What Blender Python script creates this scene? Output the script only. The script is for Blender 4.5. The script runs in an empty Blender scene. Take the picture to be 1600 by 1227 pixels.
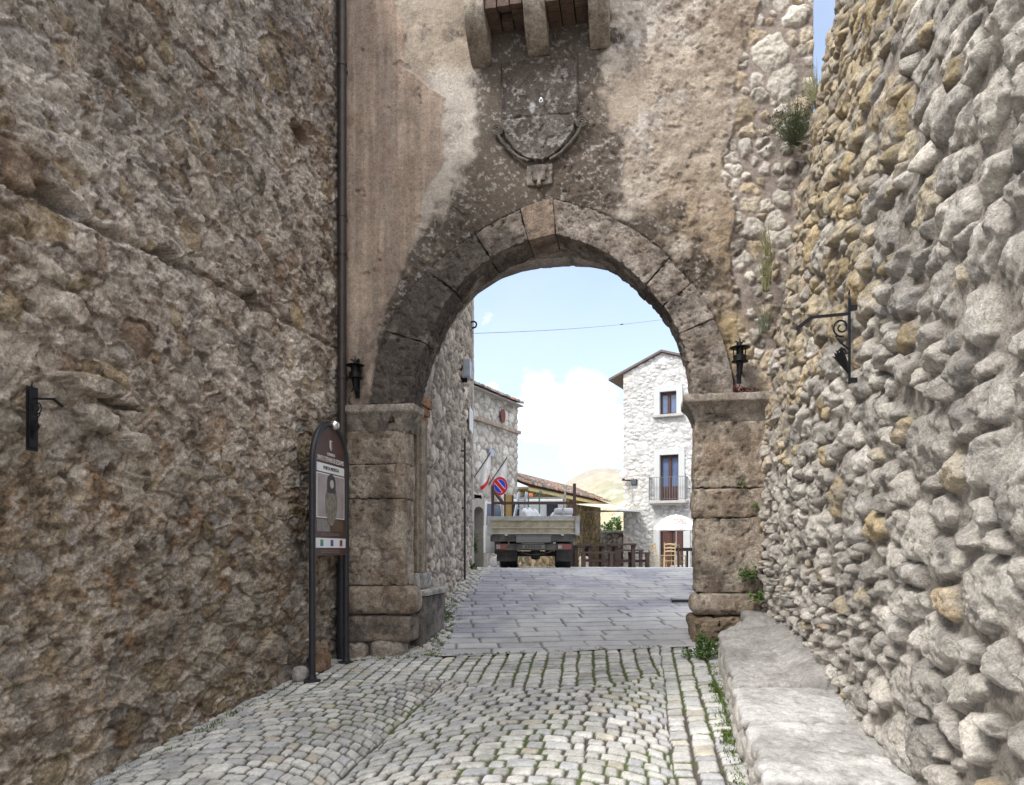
import bpy, bmesh, math
import numpy as np
from mathutils import Vector, Matrix
S = bpy.context.scene
R = math.radians
# ------------------------------------------------------------------ camera, sky, sun, exposure
AZ = R(9.7)                       # the camera looks a little left of the street's axis (+Y)
CA, SA = math.cos(AZ), math.sin(AZ)
cam = bpy.data.cameras.new('camera'); camo = bpy.data.objects.new('camera', cam); S.collection.objects.link(camo)
cam.sensor_width = 36; cam.lens = 27; cam.shift_y = 0.154; cam.clip_start = 0.05; cam.clip_end = 20000
camo.location = (0, 0, 0); camo.rotation_euler = (R(90), 0, AZ); S.camera = camo
SUN = Vector((-.42, -.50, .76)).normalized()
W = bpy.data.worlds.new("World"); S.world = W; W.use_nodes = True
nt = W.node_tree; nt.nodes.clear()
def wn(t, **k):
    n = nt.nodes.new(t)
    for a, b in k.items(): setattr(n, a, b)
    return n
sky = wn('ShaderNodeTexSky', sky_type='NISHITA', sun_disc=False, sun_elevation=math.asin(SUN.z), sun_rotation=math.atan2(SUN.x, SUN.y))
sky.altitude = 1250; sky.air_density = 1.0; sky.dust_density = 1.2
tc = wn('ShaderNodeTexCoord')
def wmath(op, a, b=None, clamp=False):
    n = wn('ShaderNodeMath', operation=op, use_clamp=clamp)
    for i, x in enumerate((a, b)):
        if x is None: continue
        if isinstance(x, (int, float)): n.inputs[i].default_value = x
        else: nt.links.new(x, n.inputs[i])
    return n.outputs[0]
def wvec(op, a, b):
    n = wn('ShaderNodeVectorMath', operation=op)
    for i, x in enumerate((a, b)):
        if isinstance(x, (tuple, list)): n.inputs[i].default_value = x
        else: nt.links.new(x, n.inputs[i])
    return n
D = tc.outputs['Generated']
def noise_w(scale, detail, rough=.55):
    n = wn('ShaderNodeTexNoise'); n.inputs['Scale'].default_value = scale; n.inputs['Detail'].default_value = detail; n.inputs['Roughness'].default_value = rough
    nt.links.new(D, n.inputs['Vector']); return n
nz = noise_w(16, 7, .6); nzb = noise_w(5.5, 6, .6)
def sdir(px, py):
    return Vector(((px-800)/1200*CA-SA, (px-800)/1200*SA+CA, (860-py)/1200)).normalized()
blob = None
for px, py, r in ((880, 640, .056), (925, 668, .055), (838, 665, .030), (850, 615, .034), (905, 612, .036), (985, 662, .045), (1040, 690, .05)):
    d = sdir(px, py)
    dist = wvec('DISTANCE', D, tuple(d)).outputs['Value']
    v = wmath('SUBTRACT', 1.0, wmath('DIVIDE', dist, r))
    blob = v if blob is None else wmath('MAXIMUM', blob, v)
wis = None
for px, py, r in ((910, 528, .022), (772, 604, .022), (822, 606, .028), (760, 500, .03), (1010, 505, .035)):
    v = wmath('SUBTRACT', .50, wmath('DIVIDE', wvec('DISTANCE', D, tuple(sdir(px, py))).outputs['Value'], r*2))
    wis = v if wis is None else wmath('MAXIMUM', wis, v)
nzc = noise_w(42, 6, .62)
wisp = wmath('MULTIPLY', wmath('ADD', wis, wmath('MULTIPLY', wmath('SUBTRACT', nzc.outputs['Fac'], .78), 1.6)), 2.0, True)
edge = wmath('MULTIPLY', wmath('SUBTRACT', nz.outputs['Fac'], .5), 2.6)
cloud = wmath('MULTIPLY', wmath('ADD', wmath('ADD', blob, edge), -.08), 2.2, True)
cloud = wmath('MAXIMUM', cloud, wisp)
veil = wmath('MULTIPLY', wmath('SUBTRACT', nzb.outputs['Fac'], .44), 1.6, True)      # thin scattered cloud over the rest of the sky
sep = wn('ShaderNodeSeparateXYZ'); nt.links.new(D, sep.inputs[0])
low = wmath('SUBTRACT', 1.0, wmath('MULTIPLY', sep.outputs['Z'], 2.6), True)          # paler towards the horizon
veil2 = wmath('ADD', wmath('MULTIPLY', veil, .35), wmath('ADD', wmath('MULTIPLY', low, .60), .36), True)
fill_cov = wmath('MULTIPLY', wmath('ADD', wmath('SUBTRACT', wvec('DOT_PRODUCT', D, (-.15, -.36, .92)).outputs['Value'], .34), wmath('MULTIPLY', wmath('SUBTRACT', nzb.outputs['Fac'], .5), .5)), 2.6, True)   # unseen bright cloud added overhead and behind the camera to light the walls
m1 = wn('ShaderNodeMix', data_type='RGBA'); nt.links.new(veil2, m1.inputs[0]); nt.links.new(sky.outputs[0], m1.inputs[6]); m1.inputs[7].default_value = (3.2, 3.6, 4.4, 1)
m2 = wn('ShaderNodeMix', data_type='RGBA'); nt.links.new(cloud, m2.inputs[0]); nt.links.new(m1.outputs[2], m2.inputs[6]); m2.inputs[7].default_value = (4.7, 4.75, 4.85, 1)
m3 = wn('ShaderNodeMix', data_type='RGBA'); nt.links.new(fill_cov, m3.inputs[0]); nt.links.new(m2.outputs[2], m3.inputs[6]); m3.inputs[7].default_value = (9.1, 9.2, 9.4, 1)
bg = wn('ShaderNodeBackground'); bg.inputs['Strength'].default_value = .12
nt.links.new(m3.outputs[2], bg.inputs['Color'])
wo = wn('ShaderNodeOutputWorld'); nt.links.new(bg.outputs[0], wo.inputs[0])
sl = bpy.data.lights.new('sun', 'SUN'); sl.energy = 1.6; sl.angle = R(12); sl.color = (1, .975, .94)
so = bpy.data.objects.new('sun', sl); S.collection.objects.link(so); so.rotation_euler = SUN.to_track_quat('Z', 'Y').to_euler(); so.location = (0, 0, 30)
S.view_settings.view_transform = 'Standard'; S.view_settings.look = 'None'; S.view_settings.exposure = 1.28; S.view_settings.gamma = 1
S.cycles.max_bounces = 6; S.cycles.diffuse_bounces = 4; S.cycles.use_denoising = True

# ------------------------------------------------------------------ helpers
def at(px, py, d):                # the point seen at (px, py) of the photograph, d metres in front of the camera
    xc = (px-800)/1200*d
    return Vector((xc*CA-d*SA, xc*SA+d*CA, (860-py)/1200*d))
def camxy(xc, d): return (xc*CA-d*SA, xc*SA+d*CA)
def _hash(ix, iy, iz, seed):
    h = (ix.astype(np.uint32)*np.uint32(0x8da6b343)) ^ (iy.astype(np.uint32)*np.uint32(0xd8163841)) ^ (iz.astype(np.uint32)*np.uint32(0xcb1ab31f)) ^ np.uint32((seed*2654435761) & 0xffffffff)
    h ^= h >> np.uint32(13); h = h*np.uint32(0x5bd1e995); h ^= h >> np.uint32(15); h = h*np.uint32(0x27d4eb2d); h ^= h >> np.uint32(14)
    return h.astype(np.float32)*np.float32(2/4294967296.0)-1
def vnoise(x, y, z=None, seed=0):
    x = np.asarray(x, np.float32); y = np.asarray(y, np.float32)
    ix = np.floor(x); iy = np.floor(y); fx = x-ix; fy = y-iy
    fx = fx*fx*fx*(fx*(fx*6-15)+10); fy = fy*fy*fy*(fy*(fy*6-15)+10)
    ix = ix.astype(np.int64); iy = iy.astype(np.int64)
    def lay(iz):
        a = _hash(ix, iy, iz, seed); b = _hash(ix+1, iy, iz, seed); c = _hash(ix, iy+1, iz, seed); d = _hash(ix+1, iy+1, iz, seed)
        t = a+(b-a)*fx; u = c+(d-c)*fx
        return t+(u-t)*fy
    if z is None: return lay(np.zeros_like(ix))
    z = np.asarray(z, np.float32); iz = np.floor(z); fz = z-iz; fz = fz*fz*fz*(fz*(fz*6-15)+10); iz = iz.astype(np.int64)
    a = lay(iz); b = lay(iz+1)
    return a+(b-a)*fz
def fbm(x, y, z=None, o=4, seed=0, gain=.5, ridge=False):
    s = 0; a = 1; t = 0
    x = np.asarray(x, np.float32); y = np.asarray(y, np.float32)
    for k in range(o):
        n = vnoise(x, y, z, seed+k*17)
        s = s+a*((1-2*np.abs(n)) if ridge else n); t += a; a *= gain
        x, y = (x*.8-y*.6)*2.03+3.1, (x*.6+y*.8)*2.03-1.7
        if z is not None: z = z*2.03+5.3
    return s/t
def sstep(a, b, x): t = np.clip((x-a)/(b-a), 0, 1); return t*t*(3-2*t)
def mix(a, b, t): return a*(1-t)+b*t
def C(*c): return np.array(c, np.float32)
def darts(u0, u1, v0, v1, rfun, n, seed, tight=.92):
    g = np.random.default_rng(seed); out = np.zeros((n, 3)); m = 0
    for k in range(n):
        u = g.uniform(u0, u1); v = g.uniform(v0, v1); r = rfun(u, v, g)
        if m and np.any((out[:m, 0]-u)**2+(out[:m, 1]-v)**2 < ((out[:m, 2]+r)*tight)**2): continue
        out[m] = (u, v, r); m += 1
    return out[:m]
def cells(u, v, st, bs, rng_=2):
    """power diagram of the sites st (u, v, r): index of the cell and distance to its border"""
    sh = u.shape; u = u.ravel().astype(np.float32); v = v.ravel().astype(np.float32)
    sx, sy, sr = (st[:, i].astype(np.float32) for i in range(3))
    x0, y0 = u.min()-bs*.5, v.min()-bs*.5
    nx = int((u.max()-x0)/bs)+2; ny = int((v.max()-y0)/bs)+2; P = rng_
    bx = np.floor((sx-x0)/bs).astype(int)+P; by = np.floor((sy-y0)/bs).astype(int)+P
    ok = (bx >= 0) & (by >= 0) & (bx < nx+2*P) & (by < ny+2*P)
    lists = {}
    for i in np.nonzero(ok)[0]: lists.setdefault((bx[i], by[i]), []).append(i)
    K = max(len(l) for l in lists.values())
    tab = np.full((nx+2*P, ny+2*P, K), -1, np.int32)
    for (a, b), l in lists.items(): tab[a, b, :len(l)] = l
    sid = np.zeros(len(u), np.int32); ed = np.zeros(len(u), np.float32)
    for c in range(0, len(u), 30000):
        uu = u[c:c+30000]; vv = v[c:c+30000]
        a = np.floor((uu-x0)/bs).astype(int)+P; b = np.floor((vv-y0)/bs).astype(int)+P
        cand = np.concatenate([tab[a+i, b+j] for i in range(-P, P+1) for j in range(-P, P+1)], axis=1)
        bad = cand < 0; cc = np.where(bad, 0, cand)
        d2 = (uu[:, None]-sx[cc])**2+(vv[:, None]-sy[cc])**2-sr[cc]**2
        d2[bad] = 1e6
        k = d2.argmin(1); ar = np.arange(len(uu)); me = cc[ar, k]
        ds = np.sqrt((sx[cc]-sx[me][:, None])**2+(sy[cc]-sy[me][:, None])**2)+1e-6
        e = (d2-d2[ar, k][:, None])/(2*ds); e[cc == me[:, None]] = 1e6; e[bad] = 1e6
        sid[c:c+30000] = me; ed[c:c+30000] = e.min(1)
    return sid.reshape(sh), ed.reshape(sh)
def stones(u, v, st, bs, seed, H, mort, warp=.25, wf=7, rough=.006, flat=.5, facet=.45, cap=None):
    """relief of rubble stones bedded in mortar: height, stone mask, stone index"""
    rm = float(st[:, 2].mean())
    f = wf
    uw = u+warp*rm*fbm(u*f, v*f, o=3, seed=seed+1); vw = v+warp*rm*fbm(u*f+9, v*f+4, o=3, seed=seed+2)
    sid, e = cells(uw, vw, st, bs)
    g = np.random.default_rng(seed); n = len(st)
    Hs = g.uniform(H[0], H[1], n)[sid]; r = st[sid, 2]
    x = (uw-st[sid, 0])/r; y = (vw-st[sid, 1])/r
    if cap: e = np.minimum(e, (cap-np.hypot(x, y))*r)
    mw = mort*(1+.9*fbm(u*3.1, v*3.1, o=2, seed=seed+3))
    s = np.clip((e-mw)/(flat*r), 0, 1)
    dome = 1-(1-s)**2.4
    fac = np.zeros_like(u)
    for k in range(5):
        an = g.uniform(0, 6.283, n)[sid]; gr = g.uniform(.2, 1.0, n)[sid]; of = g.uniform(-.1, .35, n)[sid]
        fac = np.maximum(fac, gr*(x*np.cos(an)+y*np.sin(an)-of))
    nz = fbm(u*22, v*22, o=4, seed=seed+5, gain=.6)
    h = Hs*dome*(1-facet*np.clip(fac, 0, 1.6))+rough*nz*(.4+dome)*1.6
    return h, sstep(0, .008, e-mw), sid
def mesh_from(name, V, F, mat=None, parent=None, cols=None, smooth=True, world_of=None):
    V = np.ascontiguousarray(V, np.float32).reshape(-1, 3); F = np.ascontiguousarray(F, np.int32)
    if cols is None:
        us = np.unique(F); rm_ = np.zeros(len(V), np.int32); rm_[us] = np.arange(len(us)); V = np.ascontiguousarray(V[us]); F = np.ascontiguousarray(rm_[F])
    me = bpy.data.meshes.new(name)
    me.vertices.add(len(V)); me.vertices.foreach_set('co', V.ravel())
    me.loops.add(F.size); me.loops.foreach_set('vertex_index', F.ravel())
    me.polygons.add(len(F)); me.polygons.foreach_set('loop_start', np.arange(0, F.size, F.shape[1], dtype=np.int32))
    me.polygons.foreach_set('use_smooth', np.full(len(F), smooth, dtype=bool))
    me.update(calc_edges=True)
    if cols is not None:
        c = np.ones((len(V), 4), np.float32); c[:, :3] = np.clip(np.asarray(cols, np.float32).reshape(-1, 3), 0.01, .9)
        a = me.attributes.new('Col', 'FLOAT_COLOR', 'POINT'); a.data.foreach_set('color', c.ravel())
    if mat: me.materials.append(mat)
    o = bpy.data.objects.new(name, me); S.collection.objects.link(o)
    if parent: setp(o, parent, world_of)
    return o
def setp(o, parent, world=False):
    o.parent = parent
    if world:
        o.matrix_parent_inverse = (Matrix.Translation(parent.location) @ parent.rotation_euler.to_matrix().to_4x4()).inverted()
def grid(name, P, mat, cols, parent=None, mask=None, flip=False, world=False):
    n, m = P.shape[:2]
    i = np.arange(n*m).reshape(n, m)
    q = np.stack([i[:-1, :-1], i[1:, :-1], i[1:, 1:], i[:-1, 1:]], -1)
    if flip: q = q[..., ::-1]
    if mask is not None: q = q[mask]
    F = q.reshape(-1, 4)
    used = np.unique(F); remap = np.zeros(n*m, np.int32); remap[used] = np.arange(len(used))
    return mesh_from(name, P.reshape(-1, 3)[used], remap[F], mat, parent, np.asarray(cols).reshape(-1, 3)[used], True, world)
def empty(name, loc=(0, 0, 0), rz=0, label=None, cat=None, group=None, rx=0):
    o = bpy.data.objects.new(name, None); S.collection.objects.link(o); o.location = loc; o.rotation_euler = (rx, 0, rz)
    if label: tag(o, label, cat, group)
    return o
def tag(o, label=None, cat=None, group=None, kind=None):
    if label: o['label'] = label
    if cat: o['category'] = cat
    if group: o['group'] = group
    if kind: o['kind'] = kind
    return o
def copy_tree(o, parent=None):
    c = o.copy(); S.collection.objects.link(c)
    if parent: c.parent = parent
    for ch in [x for x in S.collection.objects if x.parent == o]: copy_tree(ch, c)
    return c
class MB:
    def __init__(s): s.v = []; s.f = []
    def add(s, V, F):
        b = len(s.v); s.v += [tuple(x) for x in V]; s.f += [tuple(i+b for i in f) for f in F]; return s
    def box(s, x0, x1, y0, y1, z0, z1, M=None):
        V = [Vector((x, y, z)) for x in (x0, x1) for y in (y0, y1) for z in (z0, z1)]
        if M is not None: V = [M @ p for p in V]
        return s.add(V, [(0, 1, 3, 2), (4, 6, 7, 5), (0, 4, 5, 1), (2, 3, 7, 6), (0, 2, 6, 4), (1, 5, 7, 3)])
    def bar(s, p, q, w, h=None, up=(0, 0, 1)):      # square bar between two points
        p = Vector(p); q = Vector(q); h = h or w; d = (q-p).normalized(); u = Vector(up)
        if abs(d.dot(u)) > .98: u = Vector((0, 1, 0))
        a = d.cross(u).normalized()*w/2; b = a.cross(d).normalized()*h/2
        V = [e+i*a+j*b for e in (p, q) for i, j in ((-1, -1), (1, -1), (1, 1), (-1, 1))]
        return s.add(V, [(0, 3, 2, 1), (4, 5, 6, 7), (0, 1, 5, 4), (1, 2, 6, 5), (2, 3, 7, 6), (3, 0, 4, 7)])
    def tube(s, pts, r, n=8, cap=True):
        pts = [Vector(p) for p in pts]; rs = r if isinstance(r, (list, tuple)) else [r]*len(pts)
        V = []; u = None
        for i, p in enumerate(pts):
            d = (pts[min(i+1, len(pts)-1)]-pts[max(i-1, 0)]).normalized()
            if u is None: u = d.orthogonal().normalized()
            u = (u-d*u.dot(d)).normalized(); w = d.cross(u)
            V += [p+(u*math.cos(6.28318*k/n)+w*math.sin(6.28318*k/n))*rs[i] for k in range(n)]
        F = [(i*n+k, i*n+(k+1) % n, (i+1)*n+(k+1) % n, (i+1)*n+k) for i in range(len(pts)-1) for k in range(n)]
        if cap: F += [tuple(range(n))[::-1], tuple(range((len(pts)-1)*n, len(pts)*n))]
        return s.add(V, F)
    def lathe(s, prof, n=20, M=None):
        V = [Vector((r*math.cos(6.28318*k/n), r*math.sin(6.28318*k/n), z)) for r, z in prof for k in range(n)]
        if M is not None: V = [M @ p for p in V]
        F = [(i*n+k, i*n+(k+1) % n, (i+1)*n+(k+1) % n, (i+1)*n+k) for i in range(len(prof)-1) for k in range(n)]
        F += [tuple(range(n))[::-1], tuple(range((len(prof)-1)*n, len(prof)*n))]
        return s.add(V, F)
    def prism(s, poly, h, M):                       # polygon in local xy, extruded to local z = h, placed by M
        n = len(poly); V = [M @ Vector((x, y, z)) for z in (0, h) for x, y in poly]
        return s.add(V, [tuple(range(n))[::-1], tuple(range(n, 2*n))]+[(i, (i+1) % n, n+(i+1) % n, n+i) for i in range(n)])
    def build(s, name, mat, parent=None, smooth=False, bevel=0, world=False, seg=2):
        me = bpy.data.meshes.new(name); me.from_pydata(s.v, [], s.f)
        bm = bmesh.new(); bm.from_mesh(me); bmesh.ops.recalc_face_normals(bm, faces=bm.faces)
        if bevel:
            es = [e for e in bm.edges if len(e.link_faces) == 2 and e.calc_face_angle(0) > .5]
            bmesh.ops.bevel(bm, geom=es, offset=bevel, segments=seg, affect='EDGES', profile=.6)
        if smooth:
            for f in bm.faces: f.smooth = True
            for e in bm.edges:
                if len(e.link_faces) == 2 and e.calc_face_angle(0) > .7: e.smooth = False
        bm.to_mesh(me); bm.free(); me.materials.append(mat)
        o = bpy.data.objects.new(name, me); S.collection.objects.link(o)
        if parent: setp(o, parent, world)
        return o
def text_mesh(body, size, mat, name, parent, M, width=None):
    cu = bpy.data.curves.new(name, 'FONT'); cu.body = body; cu.size = size; cu.align_x = 'CENTER'; cu.align_y = 'CENTER'; cu.extrude = .0015; cu.resolution_u = 4
    t = bpy.data.objects.new('tmp', cu); me = bpy.data.meshes.new_from_object(t); bpy.data.objects.remove(t); bpy.data.curves.remove(cu)
    xs = [v.co.x for v in me.vertices]
    if width and xs:
        k = width/(max(xs)-min(xs))
        for v in me.vertices: v.co.x *= k
    me.transform(M); me.materials.clear(); me.materials.append(mat); me.name = name
    o = bpy.data.objects.new(name, me); S.collection.objects.link(o); o.parent = parent
    return o
# ------------------------------------------------------------------ materials
def material(name):
    m = bpy.data.materials.new(name); m.use_nodes = True; return m, m.node_tree, m.node_tree.nodes['Principled BSDF']
def stone_mat(name, spots=.35, fine=90, bump=.5, dist=.006, rough=.92, big=7, tint=.25, col=None):
    """rough stone: the mesh's own colour attribute (or col) broken up by grain and lichen flecks"""
    m, t, b = material(name); L = t.links; N = t.nodes.new
    tcn = N('ShaderNodeTexCoord')
    def noise(sc, de, ro=.6):
        n = N('ShaderNodeTexNoise'); n.inputs['Scale'].default_value = sc; n.inputs['Detail'].default_value = de; n.inputs['Roughness'].default_value = ro
        L.new(tcn.outputs['Object'], n.inputs['Vector']); return n
    def ramp(fac, a, b_, c0, c1):
        r = N('ShaderNodeMapRange'); L.new(fac, r.inputs[0]); r.inputs[1].default_value = a; r.inputs[2].default_value = b_; r.inputs[3].default_value = c0; r.inputs[4].default_value = c1; return r.outputs[0]
    if col is None:
        a = N('ShaderNodeAttribute'); a.attribute_name = 'Col'; src = a.outputs['Color']
    else:
        a = N('ShaderNodeRGB'); a.outputs[0].default_value = (*col, 1); src = a.outputs[0]
    n1 = noise(fine, 5, .75); n2 = noise(big, 6, .65); n3 = noise(fine*.35, 6, .7)
    k = N('ShaderNodeMath'); k.operation = 'MULTIPLY'; L.new(ramp(n1.outputs[0], .3, .7, 1-spots, 1+spots), k.inputs[0]); L.new(ramp(n2.outputs[0], .3, .7, 1-tint, 1+tint), k.inputs[1])
    k2 = N('ShaderNodeMath'); k2.operation = 'MULTIPLY'; L.new(k.outputs[0], k2.inputs[0]); L.new(ramp(n3.outputs[0], .3, .7, 1-spots*.8, 1+spots*.8), k2.inputs[1])
    vm = N('ShaderNodeVectorMath'); vm.operation = 'SCALE'; L.new(src, vm.inputs[0]); L.new(k2.outputs[0], vm.inputs['Scale'])
    L.new(vm.outputs[0], b.inputs['Base Color']); b.inputs['Roughness'].default_value = rough; b.inputs['Specular IOR Level'].default_value = .2
    bp = N('ShaderNodeBump'); bp.inputs['Strength'].default_value = bump; bp.inputs['Distance'].default_value = dist
    ad = N('ShaderNodeMath'); ad.operation = 'ADD'; L.new(n1.outputs[0], ad.inputs[0]); L.new(n3.outputs[0], ad.inputs[1])
    L.new(ad.outputs[0], bp.inputs['Height']); L.new(bp.outputs[0], b.inputs['Normal'])
    return m
def plain(name, col, rough=.6, metal=0, var=.15, sc=9, bump=0, spec=.4):
    m, t, b = material(name); L = t.links; N = t.nodes.new
    tcn = N('ShaderNodeTexCoord'); n = N('ShaderNodeTexNoise'); n.inputs['Scale'].default_value = sc; n.inputs['Detail'].default_value = 6; n.inputs['Roughness'].default_value = .65
    L.new(tcn.outputs['Object'], n.inputs['Vector'])
    r = N('ShaderNodeMapRange'); L.new(n.outputs[0], r.inputs[0]); r.inputs[1].default_value = .3; r.inputs[2].default_value = .7; r.inputs[3].default_value = 1-var; r.inputs[4].default_value = 1+var
    vm = N('ShaderNodeVectorMath'); vm.operation = 'SCALE'; vm.inputs[0].default_value = col; L.new(r.outputs[0], vm.inputs['Scale']); L.new(vm.outputs[0], b.inputs['Base Color'])
    b.inputs['Roughness'].default_value = rough; b.inputs['Metallic'].default_value = metal; b.inputs['Specular IOR Level'].default_value = spec
    if bump:
        bp = N('ShaderNodeBump'); bp.inputs['Strength'].default_value = bump; bp.inputs['Distance'].default_value = .01; L.new(n.outputs[0], bp.inputs['Height']); L.new(bp.outputs[0], b.inputs['Normal'])
    return m
def dirty(name, col, dirt, amount=.5, sc=5, rough=.55):
    m, t, b = material(name); L = t.links; N = t.nodes.new
    tcn = N('ShaderNodeTexCoord'); n = N('ShaderNodeTexNoise'); n.inputs['Scale'].default_value = sc; n.inputs['Detail'].default_value = 8; n.inputs['Roughness'].default_value = .7
    L.new(tcn.outputs['Object'], n.inputs['Vector'])
    r = N('ShaderNodeMapRange'); L.new(n.outputs[0], r.inputs[0]); r.inputs[1].default_value = .62-amount*.4; r.inputs[2].default_value = .75-amount*.15
    x = N('ShaderNodeMix'); x.data_type = 'RGBA'; L.new(r.outputs[0], x.inputs[0]); x.inputs[6].default_value = (*col, 1); x.inputs[7].default_value = (*dirt, 1)
    L.new(x.outputs[2], b.inputs['Base Color']); b.inputs['Roughness'].default_value = rough
    return m
M_wallL = stone_mat('left_wall_stone', .48, 62, .9, .024, big=5)
M_wallR = stone_mat('right_wall_stone', .36, 80, .95, .026, big=11, tint=.16)
M_bench = stone_mat('bench_stone', .26, 85, .8, .010, big=9, tint=.14)
M_face = stone_mat('gate_plaster', .32, 75, .8, .012, big=3.5, tint=.22)
M_block = stone_mat('travertine_block', .45, 58, .95, .022, big=6, tint=.3)
M_cob = stone_mat('cobble_stone', .25, 110, .5, .004, big=10, tint=.15)
M_slab = stone_mat('paving_slab_stone', .16, 120, .35, .003, big=4, tint=.14, rough=.8)
M_rub = stone_mat('house_rubble', .25, 30, .5, .01, big=4, tint=.15)
M_hill = stone_mat('dry_hill_grass', .15, .05, 0, .1, big=.012, tint=.1)
M_tile = stone_mat('terracotta_tile', .3, 25, .3, .01, big=4, tint=.2)
M_iron = plain('black_iron', (.018, .018, .02), .5, .6, .3, 40, .2)
M_tube = plain('dark_grey_paint', (.03, .03, .034), .4, .2, .2, 20)
M_pipe = plain('brown_pipe_paint', (.045, .036, .032), .42, .2, .3, 12)
M_wood = plain('dark_brown_wood', (.034, .019, .015), .6, 0, .35, 14, .3)
M_brown = plain('red_brown_timber', (.060, .027, .021), .55, 0, .25, 10, .2)
M_cane = plain('pale_chair_wood', (.42, .31, .175), .55, 0, .2, 12)
M_white = plain('white_cloth', (.82, .81, .80), .8, 0, .03, 3)
M_sack = plain('white_plastic_sack', (.70, .71, .75), .5, 0, .12, 6, .5)
M_glass = plain('window_glass', (.10, .14, .24), .08, 0, .2, 2, 0, .8)
M_dark = plain('dark_void', (.012, .011, .011), .9)
M_trim = plain('pale_stone_trim', (.55, .54, .52), .85, 0, .1, 6, .3)
M_grey = plain('weathered_grey_stone', (.38, .36, .34), .9, 0, .2, 8, .4)
M_red = plain('sign_red', (.55, .02, .02), .45, 0, .05)
M_blue = plain('sign_blue', (.02, .06, .55), .45, 0, .05)
M_sw = plain('sign_white', (.78, .78, .78), .5, 0, .05)
M_leaf = plain('green_leaf', (.075, .14, .03), .6, 0, .45, 30)
M_leafd = plain('dusty_green_leaf', (.125, .145, .085), .7, 0, .4, 25)
M_dry = plain('dry_grass_blade', (.20, .19, .09), .8, 0, .35, 20)
M_redleaf = plain('reddish_leaf', (.13, .035, .04), .7, 0, .4, 30)
M_moss = plain('moss_green', (.085, .125, .025), .9, 0, .4, 25)
M_alu = plain('bare_aluminium', (.55, .57, .60), .35, .8, .1)
M_rubber = plain('tyre_rubber', (.02, .02, .021), .85, 0, .3, 15)
M_chassis = dirty('dirty_chassis', (.05, .047, .044), (.15, .13, .105), .5, 6, .8)

# ------------------------------------------------------------------ the ground
def G(X, Y):
    X = np.asarray(X, float); Y = np.asarray(Y, float)
    a = -1.6+.068*Y+.012*np.maximum(0, Y-8.6); b = -.385-.02*(Y-16.5)
    k = .10; h = np.maximum(k-np.abs(a-b), 0)/k; p = np.minimum(a, b)-h*h*k*.25
    return p+.0628*X*np.clip((15-Y)/6.4, 0, 1)
def gz(x, y): return float(G(x, y))
# far land: one sheet to the horizon
xs = np.concatenate([-np.geomspace(9000, 14, 40), np.linspace(-12, 16, 30), np.geomspace(18, 9000, 40)])
ys = np.concatenate([np.linspace(-400, -6, 12), np.linspace(-4, 46, 60), np.geomspace(48, 12000, 50)])
X, Y = np.meshgrid(xs, ys, indexing='ij')
dd = np.sqrt(np.maximum(Y-42, 0)**2+np.maximum(np.abs(X-2)-16, 0)**2)
Z = G(np.clip(X, -4, 4), np.minimum(Y, 42))-.12-70*(1-np.exp(-dd/160))+6*fbm(X*.004, Y*.004, o=4, seed=3)*np.clip(dd/200, 0, 1)
n = fbm(X*.02, Y*.02, o=4, seed=5)[..., None]
col = mix(C(.30, .25, .14), C(.13, .15, .07), sstep(-.2, .4, n)); col = mix(C(.22, .20, .18)*np.ones_like(col), col, np.clip(dd/30, 0, 1)[..., None])
tag(grid('ground', np.stack([X, Y, Z], -1), M_hill, col), kind='structure')
# hills beyond the village
u = np.linspace(-700, 1500, 240); d = np.linspace(700, 2700, 150)
U, Dp = np.meshgrid(u, d, indexing='ij')
def hump(pu, pd, wu, wd, h): return h*np.exp(-((U-pu)/wu)**2-((Dp-pd)/wd)**2)
Hh = hump(222, 2000, 235, 420, 262)+hump(480, 2100, 240, 450, 45)+hump(260, 1350, 140, 330, 78)+hump(420, 1300, 170, 330, 120)+hump(-100, 2200, 230, 400, 20)+hump(900, 1900, 300, 500, 180)
Hh = Hh*(1+.03*fbm(U*.010, Dp*.006, o=4, seed=8))-70+3*fbm(U*.02, Dp*.02, o=4, seed=9)
Hx = U*CA-Dp*SA; Hy = U*SA+Dp*CA
n1 = fbm(U*.010, Dp*.006, o=5, seed=11); n2 = fbm(U*.05, Dp*.03, o=4, seed=12)
col = mix(C(.36, .31, .20), C(.25, .24, .16), sstep(-.15, .35, n1)[..., None])
col = mix(col, C(.43, .40, .33), sstep(.15, .4, n2)[..., None]*.8)
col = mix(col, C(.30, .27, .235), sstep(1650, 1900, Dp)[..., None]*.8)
tag(grid('hills', np.stack([Hx, Hy, Hh], -1), M_hill, col), kind='structure')

# ------------------------------------------------------------------ cobbled road in front of the gate
g = np.random.default_rng(21)
def jit(x, y, a=.018): return (x+g.normal(0, a), y+g.normal(0, a), g.uniform(0, .022))
def courses(v, q, rh, ln, seed, jr=.10, jc=.20):
    """setts laid in courses: v across the courses, q along them; distance to the joint and two ids"""
    def pick(t, j, key):
        i = np.floor(t).astype(int)
        lo = i+j*_hash(i, key, i*0, seed); i = np.where(t < lo, i-1, i)
        hi = i+1+j*_hash(i+1, key, i*0, seed); i = np.where(t > hi, i+1, i)
        lo = i+j*_hash(i, key, i*0, seed); hi = i+1+j*_hash(i+1, key, i*0, seed)
        return i, t-lo, hi-t
    r, a, b = pick(v/rh, jr, np.zeros(v.shape, int))
    c, d, e = pick(q/ln+.5*(r % 2)+.18*_hash(r, r*0, r*0, seed+1), jc, r)
    x = np.minimum(a, b)*rh; y = np.minimum(d, e)*ln
    k = .018; h = np.maximum(k-np.abs(x-y), 0)/k
    return np.minimum(x, y)-h*h*k*.25, r, c, (a-b)*rh*.5, (d-e)*ln*.5
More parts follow.
